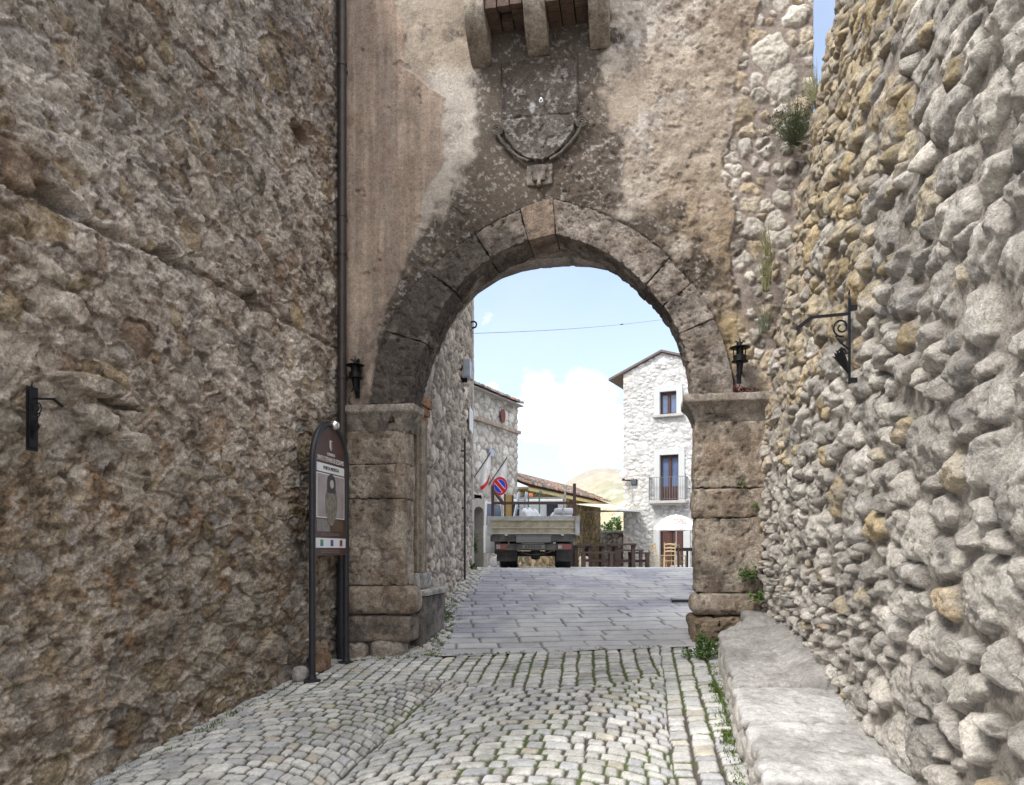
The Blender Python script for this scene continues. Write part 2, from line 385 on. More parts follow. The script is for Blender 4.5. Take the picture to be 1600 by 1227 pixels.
def setts(X, Y, seed):
    w1 = .016*fbm(X*5, Y*5, o=4, seed=seed); w2 = .016*fbm(X*5+5, Y*5, o=4, seed=seed+1)
    uw = X+w1; vw = Y+w2
    straight = (vw > 6.9+.25*np.sin(X*2.2)) | (uw > .17)
    c0 = np.where(uw < -1.85, -2.9, -.84); Rr = 1.3
    th = np.arcsin(np.clip((uw-c0)/Rr, -.96, .96))
    e1, r1, q1, a1, b1 = courses(vw+Rr*(1-np.cos(th)), Rr*th, .130, .152, seed+3)
    e1 = np.minimum(e1, np.abs(uw+1.85)); r1 = r1+np.where(c0 < -2, 500, 0)
    e2, r2, q2, a2, b2 = courses(uw+.10*np.sin(vw*.9)*(uw < .17), vw, .150, .142, seed+5)
    e2 = np.minimum(e2, np.where(uw > .17, np.abs(uw-.17), np.abs(vw-6.9-.25*np.sin(X*2.2))))
    e = np.where(straight, e2, e1); r = np.where(straight, r2+2000, r1); q = np.where(straight, q2, q1); da = np.where(straight, a2, a1); db = np.where(straight, b2, b1)
    H = lambda k: _hash(r, q, r*0, seed+k)
    mo = sstep(.0, .30, fbm(X*1.5, Y*1.5, o=3, seed=seed+15)+.4*fbm(X*9, Y*9, o=2, seed=seed+16)+.22*sstep(6.2, 7.2, Y)-.05)
    mort = .0095*(1+.5*fbm(X*5, Y*5, o=2, seed=seed+18))+.003*H(20)
    s = np.clip((e-mort)/(.014+.006*H(21)), 0, 1); top = 1-(1-s)**2.2
    bulge = np.clip((e-mort)/.055, 0, 1)*.003
    h = top*(.021+.0045*H(22)+.06*H(23)*da+.06*H(24)*db)+bulge+top*.0035*fbm(X*24, Y*24, o=5, seed=seed+25, gain=.62)+.005*fbm(X*1.3, Y*1.3, o=2, seed=seed+26)+(1-top)*.006*mo
    hue = (.5+.5*H(27))[..., None]; ton = (1+.17*H(28))[..., None]
    c = mix(mix(C(.50, .485, .45), C(.40, .40, .405), sstep(.45, .85, hue)), C(.45, .41, .335), sstep(.85, .99, hue))*ton
    c = c*(1+.16*fbm(X*14, Y*14, o=5, seed=seed+29, gain=.6))[..., None]
    c = mix(c, C(.25, .24, .22), (sstep(.2, .5, fbm(X*4, Y*4, o=4, seed=seed+30))*.45)[..., None])
    c = c*(1+.22*fbm(X*.9, Y*.9, o=3, seed=seed+33))[..., None]
    jc = mix(C(.085, .074, .062)*np.ones_like(c), C(.075, .10, .028), mo[..., None]*.8)
    return h, mix(jc, c, sstep(.25, .7, top)[..., None])
def cobbles(X, Y, st, seed, lo=.010, mort=.009):
    uw = X+.012*fbm(X*9, Y*9, o=3, seed=seed); vw = Y+.012*fbm(X*9+5, Y*9, o=3, seed=seed+1)
    sid, e = cells(uw, vw, st, .13)
    gg = np.random.default_rng(seed); n = len(st)
    s = np.clip((e-mort*(1+.6*fbm(X*5, Y*5, o=2, seed=seed+8)))/.03, 0, 1); top = 1-(1-s)**2.6
    tilt = gg.normal(0, .07, n)[sid]*(uw-st[sid, 0])+gg.normal(0, .07, n)[sid]*(vw-st[sid, 1])
    h = top*(.026+gg.normal(0, .004, n)[sid]+tilt)+.0030*fbm(X*30, Y*30, o=3, seed=seed+2)+.012*fbm(X*1.3, Y*1.3, o=2, seed=seed+3)
    ton = gg.normal(1, .13, n)[sid]; hue = gg.uniform(0, 1, n)[sid][..., None]
    c = mix(mix(C(.47, .45, .41), C(.36, .36, .37), sstep(.5, .9, hue)), C(.44, .39, .31), sstep(.82, .99, hue))*ton[..., None]
    c = c*(1+.12*fbm(X*16, Y*16, o=3, seed=seed+4))[..., None]
    mo = sstep(.0, .3, fbm(X*1.7, Y*1.7, o=3, seed=seed+5)+.35*fbm(X*9, Y*9, o=2, seed=seed+6)-.02)[..., None]
    jc = mix(C(.11, .10, .085)*np.ones_like(c), C(.085, .11, .03), mo*.8)
    return h, mix(jc, c, sstep(.15, .55, top)[..., None]), top
xs = np.arange(-3.75, .82, .0095)
ys = [1.2]
while ys[-1] < 8.9: ys.append(ys[-1]+(.016 if ys[-1] < 3.2 else .0105))
ys = np.array(ys); X, Y = np.meshgrid(xs, ys, indexing='ij')
h, col = setts(X, Y, 31)
P = np.stack([X, Y, G(X, Y)+h-.025], -1)
yc = (Y[:-1, :-1]+Y[1:, 1:])/2; xc = (X[:-1, :-1]+X[1:, 1:])/2
edgeY = 8.30+.03*np.sin(xc*9)
tag(grid('cobbled_road', P, M_cob, col, mask=(yc < edgeY) | (xc < -2.25)), kind='structure')
# slab paving through the gate and over the crest
xs = np.arange(-3.9, 3.3, .016); ys = [8.24]
while ys[-1] < 34: ys.append(ys[-1]+(.013 if ys[-1] < 11 else .022 if ys[-1] < 18 else .16))
ys = np.array(ys); X, Y = np.meshgrid(xs, ys, indexing='ij')
rw = .305; sk = .10*(X+1)+.02*fbm(X*1.1, Y*1.1, o=2, seed=40)
row = np.floor((Y+sk)/rw).astype(int); fr = (Y+sk)/rw-row
ro = _hash(row, row*0+3, row*0, 5); ln = .58+.10*_hash(row, row*0+8, row*0, 6)
q = (X+ro*.4+.015*fbm(X*3, Y*3, o=2, seed=41)+.26*fr*rw)/ln; cidx = np.floor(q).astype(int); fc = q-cidx
e = np.minimum(np.minimum(fr, 1-fr)*rw*.5, np.minimum(fc, 1-fc)*ln*.8)
rid = _hash(row, cidx, row*0, 9)
s = sstep(.003, .016, e+.006*fbm(X*14, Y*14, o=3, seed=47))
worn = np.exp(-((X+1.0+.02*(Y-8))/.75)**2)*sstep(10.5, 13, Y)*.8                 # joints worn flush down the middle
gap = (1-s)*(1-.75*worn)*(.45+.55*sstep(-.35, .15, fbm(X*2, Y*2, o=2, seed=48)))
h = -.024*gap+.004*rid+.0025*fbm(X*12, Y*12, o=4, seed=42)+.006*fbm(X*1.5, Y*1.5, o=2, seed=43)
n = fbm(X*.9, Y*.7, o=4, seed=44)[..., None]
col = mix(C(.40, .39, .385), C(.295, .29, .315), sstep(-.1, .35, n))*(1+.13*rid)[..., None]*(1+.10*fbm(X*7, Y*5, o=5, seed=49))[..., None]
col = mix(col, C(.46, .45, .44), (sstep(.1, .5, fbm(X*2.2, Y*2.2, o=4, seed=46))[..., None])*.45)
col = mix(col, C(.085, .08, .07), gap[..., None]*.95)
xe = -2.2-.19*(Y-8.25); xe = np.where(Y > 11.5, -2.82-.10*(Y-11.5), xe)+.05*fbm(Y*3, Y*0, o=2, seed=45)
gpts = []
for i in range(22):
    for j in range(70): gpts.append(jit(-4.2+i*.12+(j % 2)*.05, 8.1+j*.13, .028))
h2, col2, _ = cobbles(X, np.minimum(Y, 17), np.array(gpts), 37, mort=.012)
left = X < xe
h = np.where(left, h2-.022, h); col = np.where(left[..., None], col2*.95, col)
P = np.stack([X, Y, G(X, Y)+h+.004], -1)
tag(grid('paved_road', P, M_slab, col), kind='structure')

# ------------------------------------------------------------------ left rubble wall
def varspace(a, b, s0, s1):
    out = [a]
    while out[-1] < b: out.append(out[-1]+s0+(s1-s0)*(out[-1]-a)/(b-a))
    out[-1] = b; return np.array(out)
ys = varspace(1.6, 8.62, .0095, .0115); zs = varspace(-1.75, 7.3, .0098, .0125)
Y, Z = np.meshgrid(ys, zs, indexing='ij')
def rl(u, v, g): return float(np.clip(g.lognormal(-2.62, .52), .035, .19))
u = Y/1.45
st = darts(1.0, 6.2, -1.9, 7.4, rl, 9000, 51, .95)
h, ms, sid = stones(u, Z, st, .17, 52, (.012, .055), .010, .55, 9, .009, .75, .6)
gg = np.random.default_rng(53); n = len(st); expo = gg.uniform(0, 1, n)
cover = fbm(Y*.7, Z*.9, o=4, seed=54)+.5*fbm(Y*4, Z*5, o=3, seed=55)          # render still covering the stones
k = sstep(-.25, .35, cover+ (expo[sid]-.68)*1.2)
rough = fbm(Y*8, Z*14, o=6, seed=56, gain=.82); rid = fbm(Y*6, Z*10, o=6, seed=57, ridge=True, gain=.7)
pit = sstep(.25, .6, fbm(Y*11, Z*15, o=3, seed=58))
hm = .030+.040*rough+.012*rid
hh = mix(hm, h+.020*rough+.004*rid, (1-k)*ms)-.018*pit*(1-(1-k)*ms*.6)+.05*fbm(Y*.55, Z*.7, o=2, seed=59)
hh -= .05*sstep(.75, 0, Z+.2)*0
def hole(y0, z0, ry, rz, dep):
    global hh
    q = ((Y-y0+.04*rough)/ry)**2+((Z-z0+.03*rid)/rz)**2
    hh = hh-dep*sstep(1.25, .55, q)
def spotL(px, py):                 # point of the wall plane x = -3.52 seen at a photo pixel
    s = (px-800)/1200; t = -3.52/(s*CA-SA); return t*(s*SA+CA), (860-py)/1200*t
for px, py, ry, rz, dp in ((472, 207, .20, .10, .34), (402, 470, .14, .085, .28), (272, 398, .14, .07, .24), (105, 310, .20, .06, .22), (205, 632, .26, .030, .16), (190, 735, .06, .045, .12), (525, 250, .07, .06, .10), (330, 560, .05, .04, .10), (60, 480, .06, .04, .10), (250, 760, .05, .035, .10)):
    y0, z0 = spotL(px, py); hole(y0, z0, ry, rz, dp)
def rib(line, wdt, dep):           # a long crack or open course
    global hh
    for (a, b), (c, d_) in zip(line[:-1], line[1:]):
        y0, z0 = spotL(a, b); y1, z1 = spotL(c, d_)
        L2 = (y1-y0)**2+(z1-z0)**2; t = np.clip(((Y-y0)*(y1-y0)+(Z-z0)*(z1-z0))/L2, 0, 1)
        dist = np.hypot(Y-(y0+t*(y1-y0)), Z-(z0+t*(z1-z0)))+.03*rough
        hh = hh-dep*sstep(wdt, wdt*.25, dist)
pale = np.zeros_like(hh)
for px, py, ry, rz, up in ((150, 600, .30, .055, .055), (160, 650, .16, .085, .03), (130, 245, .18, .10, .03), (225, 690, .12, .08, .025), (380, 955, .19, .12, .03), (245, 145, .12, .09, .03), (430, 385, .12, .08, .025), (120, 480, .13, .09, .02), (300, 330, .20, .06, .035), (175, 660, .10, .07, .02), (395, 440, .12, .05, .03), (60, 220, .12, .09, .03), (430, 1010, .14, .12, .03)):
    y0, z0 = spotL(px, py); q = ((Y-y0+.05*rough)/ry)**2+((Z-z0+.03*rid)/rz)**2; m_ = sstep(1.15, .75, q)
    hh = mix(hh, hh*.35+.045+up+.006*rough, m_); pale = np.maximum(pale, m_*(.6+.4*_hash(np.array([px]), np.array([py]), np.array([0]), 4)[0]))
rib(((0, 275), (95, 322), (245, 392), (300, 415)), .045, .06); rib(((300, 415), (400, 470), (530, 548)), .03, .04); rib(((160, 115), (215, 150)), .03, .04)
g1 = fbm(Y*.8, Z*.8, o=5, seed=60); g2 = fbm(Y*2.3+7, Z*3.1, o=5, seed=61); g3 = fbm(Y*9, Z*14, o=4, seed=62)
base = mix(C(.50, .455, .415), C(.27, .22, .18), sstep(-.15, .25, g1)[..., None])                    # grey render
lowk = sstep(1.9, .2, Z+.8*g1)[..., None]
base = mix(base, C(.44, .35, .245), lowk*.75)
base = mix(base, C(.12, .10, .088), (sstep(.08, .40, g2)*(.45+.35*sstep(5.5, 1, Z)))[..., None])   # dark lichen
base = mix(base, C(.32, .19, .10), (sstep(.22, .5, fbm(Y*3.3, Z*4, o=4, seed=63))*.75)[..., None]*(.25+.75*lowk))   # rusty earth
base = mix(base, C(.55, .50, .45), (sstep(.06, .36, g3)*.75)[..., None]); base = mix(base, C(.11, .085, .065), (sstep(-.10, -.36, g3)*.75)[..., None])
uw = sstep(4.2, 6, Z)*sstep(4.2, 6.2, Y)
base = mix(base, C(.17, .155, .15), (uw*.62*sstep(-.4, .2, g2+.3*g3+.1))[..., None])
hs = gg.uniform(0, 1, n)[sid][..., None]
sc = mix(mix(C(.48, .435, .37), C(.34, .31, .28), sstep(.30, .6, hs)), mix(C(.34, .27, .17), C(.28, .20, .14), sstep(.88, .93, hs)), sstep(.74, .78, hs))*gg.normal(1, .14, n)[sid][..., None]
sc = mix(sc, base, .32)
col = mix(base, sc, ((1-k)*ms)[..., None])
col = mix(col, C(.46, .42, .36), (pale*.7)[..., None])
big = fbm(Y*.42+3, Z*.5, o=3, seed=64); col = col*(1+.55*big)[..., None]
X0 = -3.56+.05*sstep(6.5, 8.6, Y)
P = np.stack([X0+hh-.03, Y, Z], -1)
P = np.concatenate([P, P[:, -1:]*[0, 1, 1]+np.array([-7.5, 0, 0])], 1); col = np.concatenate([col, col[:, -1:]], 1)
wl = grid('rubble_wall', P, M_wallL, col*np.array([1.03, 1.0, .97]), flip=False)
tag(wl, 'tall brown eroded rubble wall with crumbling mortar behind the information sign', 'wall')

# ------------------------------------------------------------------ right rubble wall
ys = varspace(1.0, 8.64, .0072, .017); zs = varspace(-1.6, 6.4, .0085, .0125)
Y, Z = np.meshgrid(ys, zs, indexing='ij')
def rr(u, v, g):
    y = u*1.6; sm = float(sstep(.25, -.25, v)*sstep(3.2, 5.0, y)); big = float(sstep(.4, 2.0, v))
    return float(np.clip(g.lognormal(-2.47, .42), .04, .16))*(1-.42*sm)*(1+.12*big)
st = darts(.35, 5.6, -1.8, 6.6, rr, 26000, 71, .90)
h, ms, sid = stones(Y/1.6, Z, st, .19, 72, (.032, .088), .011, .50, 9, .010, .34, .95, 1.42)
gg = np.random.default_rng(73); n = len(st); hs = gg.uniform(0, 1, n)
mrt = .016*fbm(Y*13, Z*16, o=5, seed=74, gain=.65)+.02*fbm(Y*2.2, Z*2.2, o=3, seed=75)
fill = sstep(.1, .45, fbm(Y*1.1, Z*1.3, o=3, seed=76))                # mortar slopped over the stones here and there
h = h-.012*ms*sstep(.15, .5, fbm(Y*17, Z*17, o=4, seed=70))+.007*ms*fbm(Y*9, Z*9, o=5, seed=69, ridge=True, gain=.6)
hh = h*(1-.35*fill)+mrt+.035*fbm(Y*.8, Z*.8, o=2, seed=77)
sty = st[:, 0]*1.6; yel = sstep(3.4, 5.2, sty)*sstep(.35, 1.7, st[:, 1])
och = (hs < .05+.75*yel)
cs = mix(C(.53, .495, .445), C(.38, .355, .325), sstep(.1, .95, gg.uniform(0, 1, n))[:, None])
cs = np.where(och[:, None], mix(C(.44, .35, .215), C(.42, .37, .285), gg.uniform(0, 1, n)[:, None]), cs)
cs = np.where(((hs > .985) | ((hs > .93) & (yel > .4)))[:, None], C(.40, .325, .225), cs)*gg.normal(1, .13, n)[:, None]
cs = mix(cs, C(.40, .35, .315), (sstep(6.5, 8.6, sty)*.35)[:, None])
sc = cs[sid]
lich = fbm(Y*6, Z*6, o=5, seed=78)[..., None]
sc = mix(sc, C(.20, .19, .185), sstep(.12, .42, lich)*.6); sc = mix(sc, C(.58, .56, .535), sstep(-.2, -.5, lich)*.5)
mc = mix(C(.33, .30, .27), C(.22, .20, .175), sstep(-.2, .3, fbm(Y*5, Z*5, o=4, seed=79))[..., None])
col = mix(mc, sc, (ms*(1-.55*fill*sstep(.5, .1, h/.08)))[..., None])
bat = .76*np.clip((Z-1.0)/4.83, 0, 2)**1.35
X0 = 1.165+.0194*(Y-3.95)+bat+.045
P = np.stack([X0-hh, Y, Z], -1)
endc = P[-1:]+np.array([2.2, .02, 0]); P = np.concatenate([P, endc], 0); col = np.concatenate([col, col[-1:]], 0)
topc = P[:, -1:]+np.array([2.2, 0, .02]); P = np.concatenate([P, topc], 1); col = np.concatenate([col, col[:, -1:]], 1)
wr = grid('rubble_wall', P, M_wallR, col*np.array([1.26, 1.235, 1.20]), flip=True)
tag(wr, 'leaning pale limestone rubble wall rising above the low stone bench', 'wall')

# ------------------------------------------------------------------ rough stone blocks
def rblock(x0, x1, y0, y1, z0, z1, res=.02, amp=.012, rad=.03, seed=0, freq=6, fn=None):
    """closed block with rounded arrises and a pitted surface; fn maps points afterwards"""
    nx, ny, nz_ = (max(2, int((b-a)/res)) for a, b in ((x0, x1), (y0, y1), (z0, z1)))
    Vs = []; Fs = []; base = 0
    for ax in range(3):
        a, b = [i for i in range(3) if i != ax]
        na, nb = [(nx, ny, nz_)[i] for i in (a, b)]
        A, B = np.meshgrid(np.linspace(0, 1, na+1), np.linspace(0, 1, nb+1), indexing='ij')
        for sgn in (0, 1):
            p = np.zeros(A.shape+(3,)); p[..., a] = A; p[..., b] = B; p[..., ax] = sgn
            i = np.arange(A.size).reshape(A.shape)+base
            q = np.stack([i[:-1, :-1], i[1:, :-1], i[1:, 1:], i[:-1, 1:]], -1).reshape(-1, 4)
            if (sgn == 1) == (ax == 1): q = q[:, ::-1]
            Vs.append(p.reshape(-1, 3)); Fs.append(q); base += A.size
    p = np.concatenate(Vs); F = np.concatenate(Fs)
    lo = np.array([x0, y0, z0]); hi = np.array([x1, y1, z1]); p = lo+p*(hi-lo)
    r = min(rad, .45*float((hi-lo).min()))
    c = np.clip(p, lo+r, hi-r); dl = p-c; ln = np.linalg.norm(dl, axis=1, keepdims=True); nrm = dl/np.maximum(ln, 1e-6)
    p = c+nrm*np.minimum(ln, r)
    n1 = fbm(p[:, 0]*freq, p[:, 1]*freq, p[:, 2]*freq, o=5, seed=seed, gain=.62)
    pit = sstep(.12, .5, fbm(p[:, 0]*freq*3.6, p[:, 1]*freq*3.6, p[:, 2]*freq*3.6, o=3, seed=seed+9))
    p = p+nrm*((n1*1.3-pit*.9)*amp)[:, None]
    if fn is not None: p = fn(p)
    return p, F, n1, pit
class RB:
    def __init__(s): s.V = []; s.F = []; s.C = []; s.n = 0
    def block(s, *a, col=(.34, .29, .23), col2=(.22, .18, .15), pitc=(.13, .115, .10), stain=None, **k):
        p, F, n1, pit = rblock(*a, **k)
        t = sstep(-.3, .4, n1+.3*fbm(p[:, 0]*2, p[:, 2]*2, p[:, 1]*2, o=3, seed=k.get('seed', 0)+4))[:, None]
        c = mix(C(*col), C(*col2), t); c = mix(c, C(*pitc), pit[:, None]*.5)
        if stain is not None: c = mix(c, C(*stain[0]), stain[1](p)[:, None])
        s.V.append(p); s.F.append(F+s.n); s.C.append(c); s.n += len(p); return s
    def build(s, name, mat, parent=None, world=True):
        return mesh_from(name, np.concatenate(s.V), np.concatenate(s.F), mat, parent, np.concatenate(s.C), True, world)

# ------------------------------------------------------------------ the gate
FY = 8.6; CXA, CZA, RA = -1.075, 1.90, 1.62
INN = np.array([(-2.677, 1.68), (-2.628, 1.916), (-2.568, 2.134), (-2.425, 2.458), (-2.262, 2.779), (-2.10, 3.013), (-1.704, 3.326), (-1.292, 3.482), (-.973, 3.53), (-.488, 3.353), (-.148, 3.088), (.190, 2.713), (.38, 2.405), (.482, 2.062), (.532, 1.668)])
OUT = np.array([(-3.125, 1.68), (-3.102, 2.044), (-3.038, 2.32), (-2.835, 2.755), (-2.562, 3.10), (-2.32, 3.319), (-1.843, 3.62), (-1.34, 3.848), (-1.0, 3.91), (-.488, 3.752), (-.148, 3.546), (.182, 3.298), (.545, 2.864), (.757, 2.516), (.909, 2.121), (.962, 1.668)])
VAU = np.array([(-2.785, -1.5), (-2.785, 2.0), (-2.70, 2.42), (-2.50, 2.86), (-2.186, 3.24), (-1.95, 3.42), (-1.641, 3.535), (-1.30, 3.585), (-.95, 3.59), (-.60, 3.56), (-.30, 3.47), (-.10, 3.32), (.241, 2.954), (.442, 2.504), (.575, 2.0), (.635, 1.5), (.635, -1.5)])
def resamp(P, n, sm=2):
    L = np.concatenate([[0], np.cumsum(np.hypot(*np.diff(P, axis=0).T))]); q = np.linspace(0, L[-1], n)
    D_ = np.stack([np.interp(q, L, P[:, 0]), np.interp(q, L, P[:, 1])], -1)
    for _ in range(sm): D_[1:-1] = (D_[:-2]+2*D_[1:-1]+D_[2:])/4
    return D_
def halves(P, k): return np.concatenate([resamp(P[:k+1], 61, 30), resamp(P[k:], 61, 30)[1:]])
INND = halves(INN, 8); OUTD = halves(OUT, 8); TD = np.linspace(0, 1, 121)
def tof(x): return float(np.interp(x, INND[:, 0], TD))
def arcpt(t, r):
    a = np.stack([np.interp(t, TD, INND[:, 0]), np.interp(t, TD, INND[:, 1])], -1); b = np.stack([np.interp(t, TD, OUTD[:, 0]), np.interp(t, TD, OUTD[:, 1])], -1)
    return a*(1-r[:, None])+b*r[:, None]
MIDD = (INND+OUTD)/2
gate = empty('gate_tower', (-1.0, 8.9, -1.1), 0, 'plastered stone gate tower with a round arched passage over the road', 'gate')
xs = np.arange(-3.62, 1.80, .0105); xs[-1] = 1.785; zs = np.arange(-1.4, 7.05, .0112)
X, Z = np.meshgrid(xs, zs, indexing='ij')
wob = .10*fbm(X*2.2, Z*2.2, o=4, seed=80)
xl = np.interp(Z, [1.5, 1.8, 2.84, 3.92, 4.5, 5.2, 5.6, 7], [-3.2, -3.15, -2.95, -2.52, -2.32, -2.30, -2.78, -2.85])+wob
xr = np.interp(Z, [1.4, 1.8, 2.6, 3.6, 4.23, 5.1, 5.45, 7], [.95, .97, .99, .93, .86, .99, 1.08, 1.75])+wob*.8
smooth = sstep(.02, -.02, X-xl); rub = sstep(-.015, .02, X-xr)*sstep(1.2, 1.5, Z)
st = darts(.5, 2.1, 1.0, 7.2, lambda u, v, g: float(np.clip(g.lognormal(-2.5, .5), .035, .19)), 3500, 81, .95)
h, ms, sid = stones(X, Z, st, .2, 82, (.015, .055), .012, .65, 9, .010, .38, .7, 1.6)
gg = np.random.default_rng(83); n = len(st)
r1 = fbm(X*6, Z*6, o=6, seed=84, gain=.6); r2 = fbm(X*2, Z*2, o=4, seed=85); pit = sstep(.18, .5, fbm(X*13, Z*13, o=4, seed=86))
er = sstep(-.1, .45, .8*sstep(.1, .7, X)+fbm(X*1.4, Z*1.4, o=4, seed=87)+.75*sstep(4.5, 5.6, Z)*sstep(-.4, .6, X)+.45*sstep(-.6, .5, X))       # eroded render
pl = .028+.006*r2+(.004+.026*er)*r1-.016*pit*(.15+.85*er)
och_a = sstep(-.2, .5, X)*sstep(4.2, 2.6, Z); tr_a = sstep(-.1, .7, X)*sstep(4.9, 5.6, Z)
hh = mix(pl, .046+.0025*r1+.004*r2-.02*sstep(.48, .55, fbm(X*5, Z*5, o=3, seed=88)), smooth)
hh = hh+.012*r1*(och_a+tr_a); hh = mix(hh, h-.018+.006*r1, rub)
crk = np.abs(fbm(X*1.7+.3, Z*1.7, o=5, seed=89)); drr_ = np.full(X.shape, 9.0)
for ox_, oz_ in resamp(OUTD, 260, 0): drr_ = np.minimum(drr_, (X-ox_)**2+(Z-oz_)**2)
hh -= .035*sstep(.045, .012, np.sqrt(drr_)); hh -= .008*sstep(.012, .0, crk)*(1-rub)*sstep(-2.3, -1.8, X)
s1 = fbm(X*14, Z*.55, o=4, seed=90); g1 = fbm(X*.8, Z*.8, o=5, seed=91); g2 = fbm(X*3, Z*3, o=5, seed=92); g3 = fbm(X*12, Z*12, o=4, seed=93)
cp = mix(C(.475, .425, .37), C(.355, .295, .235), sstep(-.25, .3, g1)[..., None]); cp = mix(cp, C(.55, .51, .475), (sstep(.1, .5, g2)*.6*sstep(-2.2, -.5, X))[..., None])
cp = mix(cp, C(.27, .225, .185), (er*sstep(-.05, .4, g3+.4*g2))[..., None]*.75); cp = mix(cp, C(.21, .18, .16), (pit*er*.55)[..., None])
cs = mix(C(.42, .325, .255), C(.285, .215, .165), sstep(-.3, .35, s1+.5*g1)[..., None]); cs = mix(cs, C(.46, .39, .33), (sstep(.1, .5, s1)*.35)[..., None])
cs = mix(cs, C(.20, .155, .13), (sstep(-2.35, -3.6, X)*sstep(6.0, 7, Z)*.8)[..., None]); cs = mix(cs, C(.30, .18, .13), (sstep(.15, .5, g2)*.35)[..., None])
col = mix(cp, cs, smooth[..., None])
hs = gg.uniform(0, 1, n)[sid][..., None]
cst = mix(C(.50, .46, .40), C(.42, .34, .24), sstep(.6, .8, hs))*gg.normal(1, .1, n)[sid][..., None]; cst = mix(cst, C(.30, .27, .24), sstep(.1, .5, g2)[..., None]*.5)
col = mix(col, mix(C(.27, .225, .195)*np.ones_like(col), cst, ms[..., None]), rub[..., None])
dr = np.full(X.shape, 9.0)
for ox_, oz_ in OUTD[::2]: dr = np.minimum(dr, np.hypot(X-ox_, Z-oz_))
och_ = sstep(-.5, .5, X-.25*g1)*sstep(5.0, 3.3, Z+.8*g1)*(1-rub); col = mix(col, C(.26, .19, .12), (och_*sstep(-.35, .25, g2+.5*g1+.3*g3)*.92)[..., None])
tr_ = sstep(-.1, .7, X)*sstep(4.9, 5.6, Z+.4*g1)*(1-rub); col = mix(col, C(.19, .145, .11), (tr_*sstep(-.45, .12, g2+.5*g3)*.85)[..., None])
col = mix(col, C(.12, .10, .085), (sstep(.50, .0, dr)*sstep(-.45, .15, g2+.4*g3)*(1-rub)*.85)[..., None])
# black lichen round the coat of arms and over the arch
lf = sstep(.95, -.02, dr)*sstep(1.7, 2.3, Z)*(.35+.65*sstep(.2, -1.6, X)+.25*sstep(.1, .9, X))
lf = np.maximum(lf, sstep(1.15, .25, np.abs(X+1.13))*sstep(3.5, 4.1, Z)*sstep(6.4, 5.4, Z)*1.1)
lf = np.maximum(lf, sstep(1.0, .5, np.abs(X+1.15))*sstep(5.15, 5.6, Z))
lk = sstep(.24, .66, lf+.62*g2+.26*g3+.14*g1)*(1-smooth*.8)
col = mix(col, C(.075, .058, .045), (lk*.9)[..., None])
col = mix(col, C(.52, .49, .46), (lk*sstep(.12, .45, fbm(X*30, Z*30, o=4, seed=94, gain=.65)+.5*g3-.10)*.42)[..., None])
col = mix(col, C(.38, .285, .15), (sstep(.25, -.02, np.abs(X-.98+.1*(Z-2.2)))*sstep(1.9, 2.1, Z)*sstep(2.75, 2.45, Z)*.65)[..., None])    # ochre patch above the right lamp
P = np.stack([X, FY-hh, Z], -1)
xm = (X[:-1, :-1]+X[1:, 1:])/2; zm = (Z[:-1, :-1]+Z[1:, 1:])/2
inside = (xm > np.interp(zm, MIDD[:61, 1], MIDD[:61, 0])) & (xm < np.interp(zm, MIDD[60:, 1][::-1], MIDD[60:, 0][::-1])) & (zm < MIDD[60, 1])
grid('facade', P, M_face, col, gate, ~inside, True, True)
# core of the tower behind the facade: side, back and upper storey
b = MB()
BY = 9.62; RV = 1.71
prof = [tuple(p) for p in resamp(VAU, 35, 1)]
outer = [(-3.62, -1.5)]+[(-3.62, z) for z in [CZA]]+[(-3.62+(1.785+3.62)*i/30, 8.6) for i in range(31)]+[(1.785, CZA), (1.785, -1.5)]
n = len(prof)
V = [(x, y, z) for y in (FY+.03, BY) for x, z in prof]+[(x, y, z) for y in (FY+.03, BY) for x, z in outer]
F = []
for i in range(n-1): F += [(n+i, n+i+1, 3*n+i+1, 3*n+i), (2*n+i, 2*n+i+1, 3*n+i+1, 3*n+i)]
b.add(V, F); b.box(-3.62, 1.785, FY-.0, FY+.03, 7.05, 8.6)
b.build('tower_core', M_grey, gate, world=True)
# vault and jamb faces of the passage
VD = resamp(VAU, 300, 3); px_, pz_ = VD[:, 0], VD[:, 1]
sl_ = np.concatenate([[0], np.cumsum(np.hypot(np.diff(px_), np.diff(pz_)))]); tx_ = np.gradient(px_); tz_ = np.gradient(pz_); tl = np.hypot(tx_, tz_); nx_ = tz_/tl; nz2 = -tx_/tl
yv = np.linspace(FY+.1, BY+.02, 60)
SS, YV = np.meshgrid(sl_, yv, indexing='ij')
blk = np.floor(SS/.42).astype(int); jt = np.minimum(SS/.42-blk, 1-(SS/.42-blk))*.42; jt = np.minimum(jt, np.abs(YV-9.3))
hv = .02+.014*fbm(SS*7, YV*7, o=5, seed=101, gain=.6)-.02*sstep(.018, .004, jt)
PV = np.stack([px_[:, None]+nx_[:, None]*hv, YV, pz_[:, None]+nz2[:, None]*hv], -1)
cv = mix(C(.40, .35, .31), C(.26, .22, .19), sstep(-.2, .35, fbm(SS*3, YV*3, o=4, seed=102))[..., None])*(1+.15*_hash(blk, (YV > 9.3).astype(int), blk*0, 7))[..., None]
cv = mix(cv, C(.13, .115, .10), sstep(.015, .004, jt)[..., None]*.6)
grid('vault', PV, M_block, cv, gate, None, False, True)
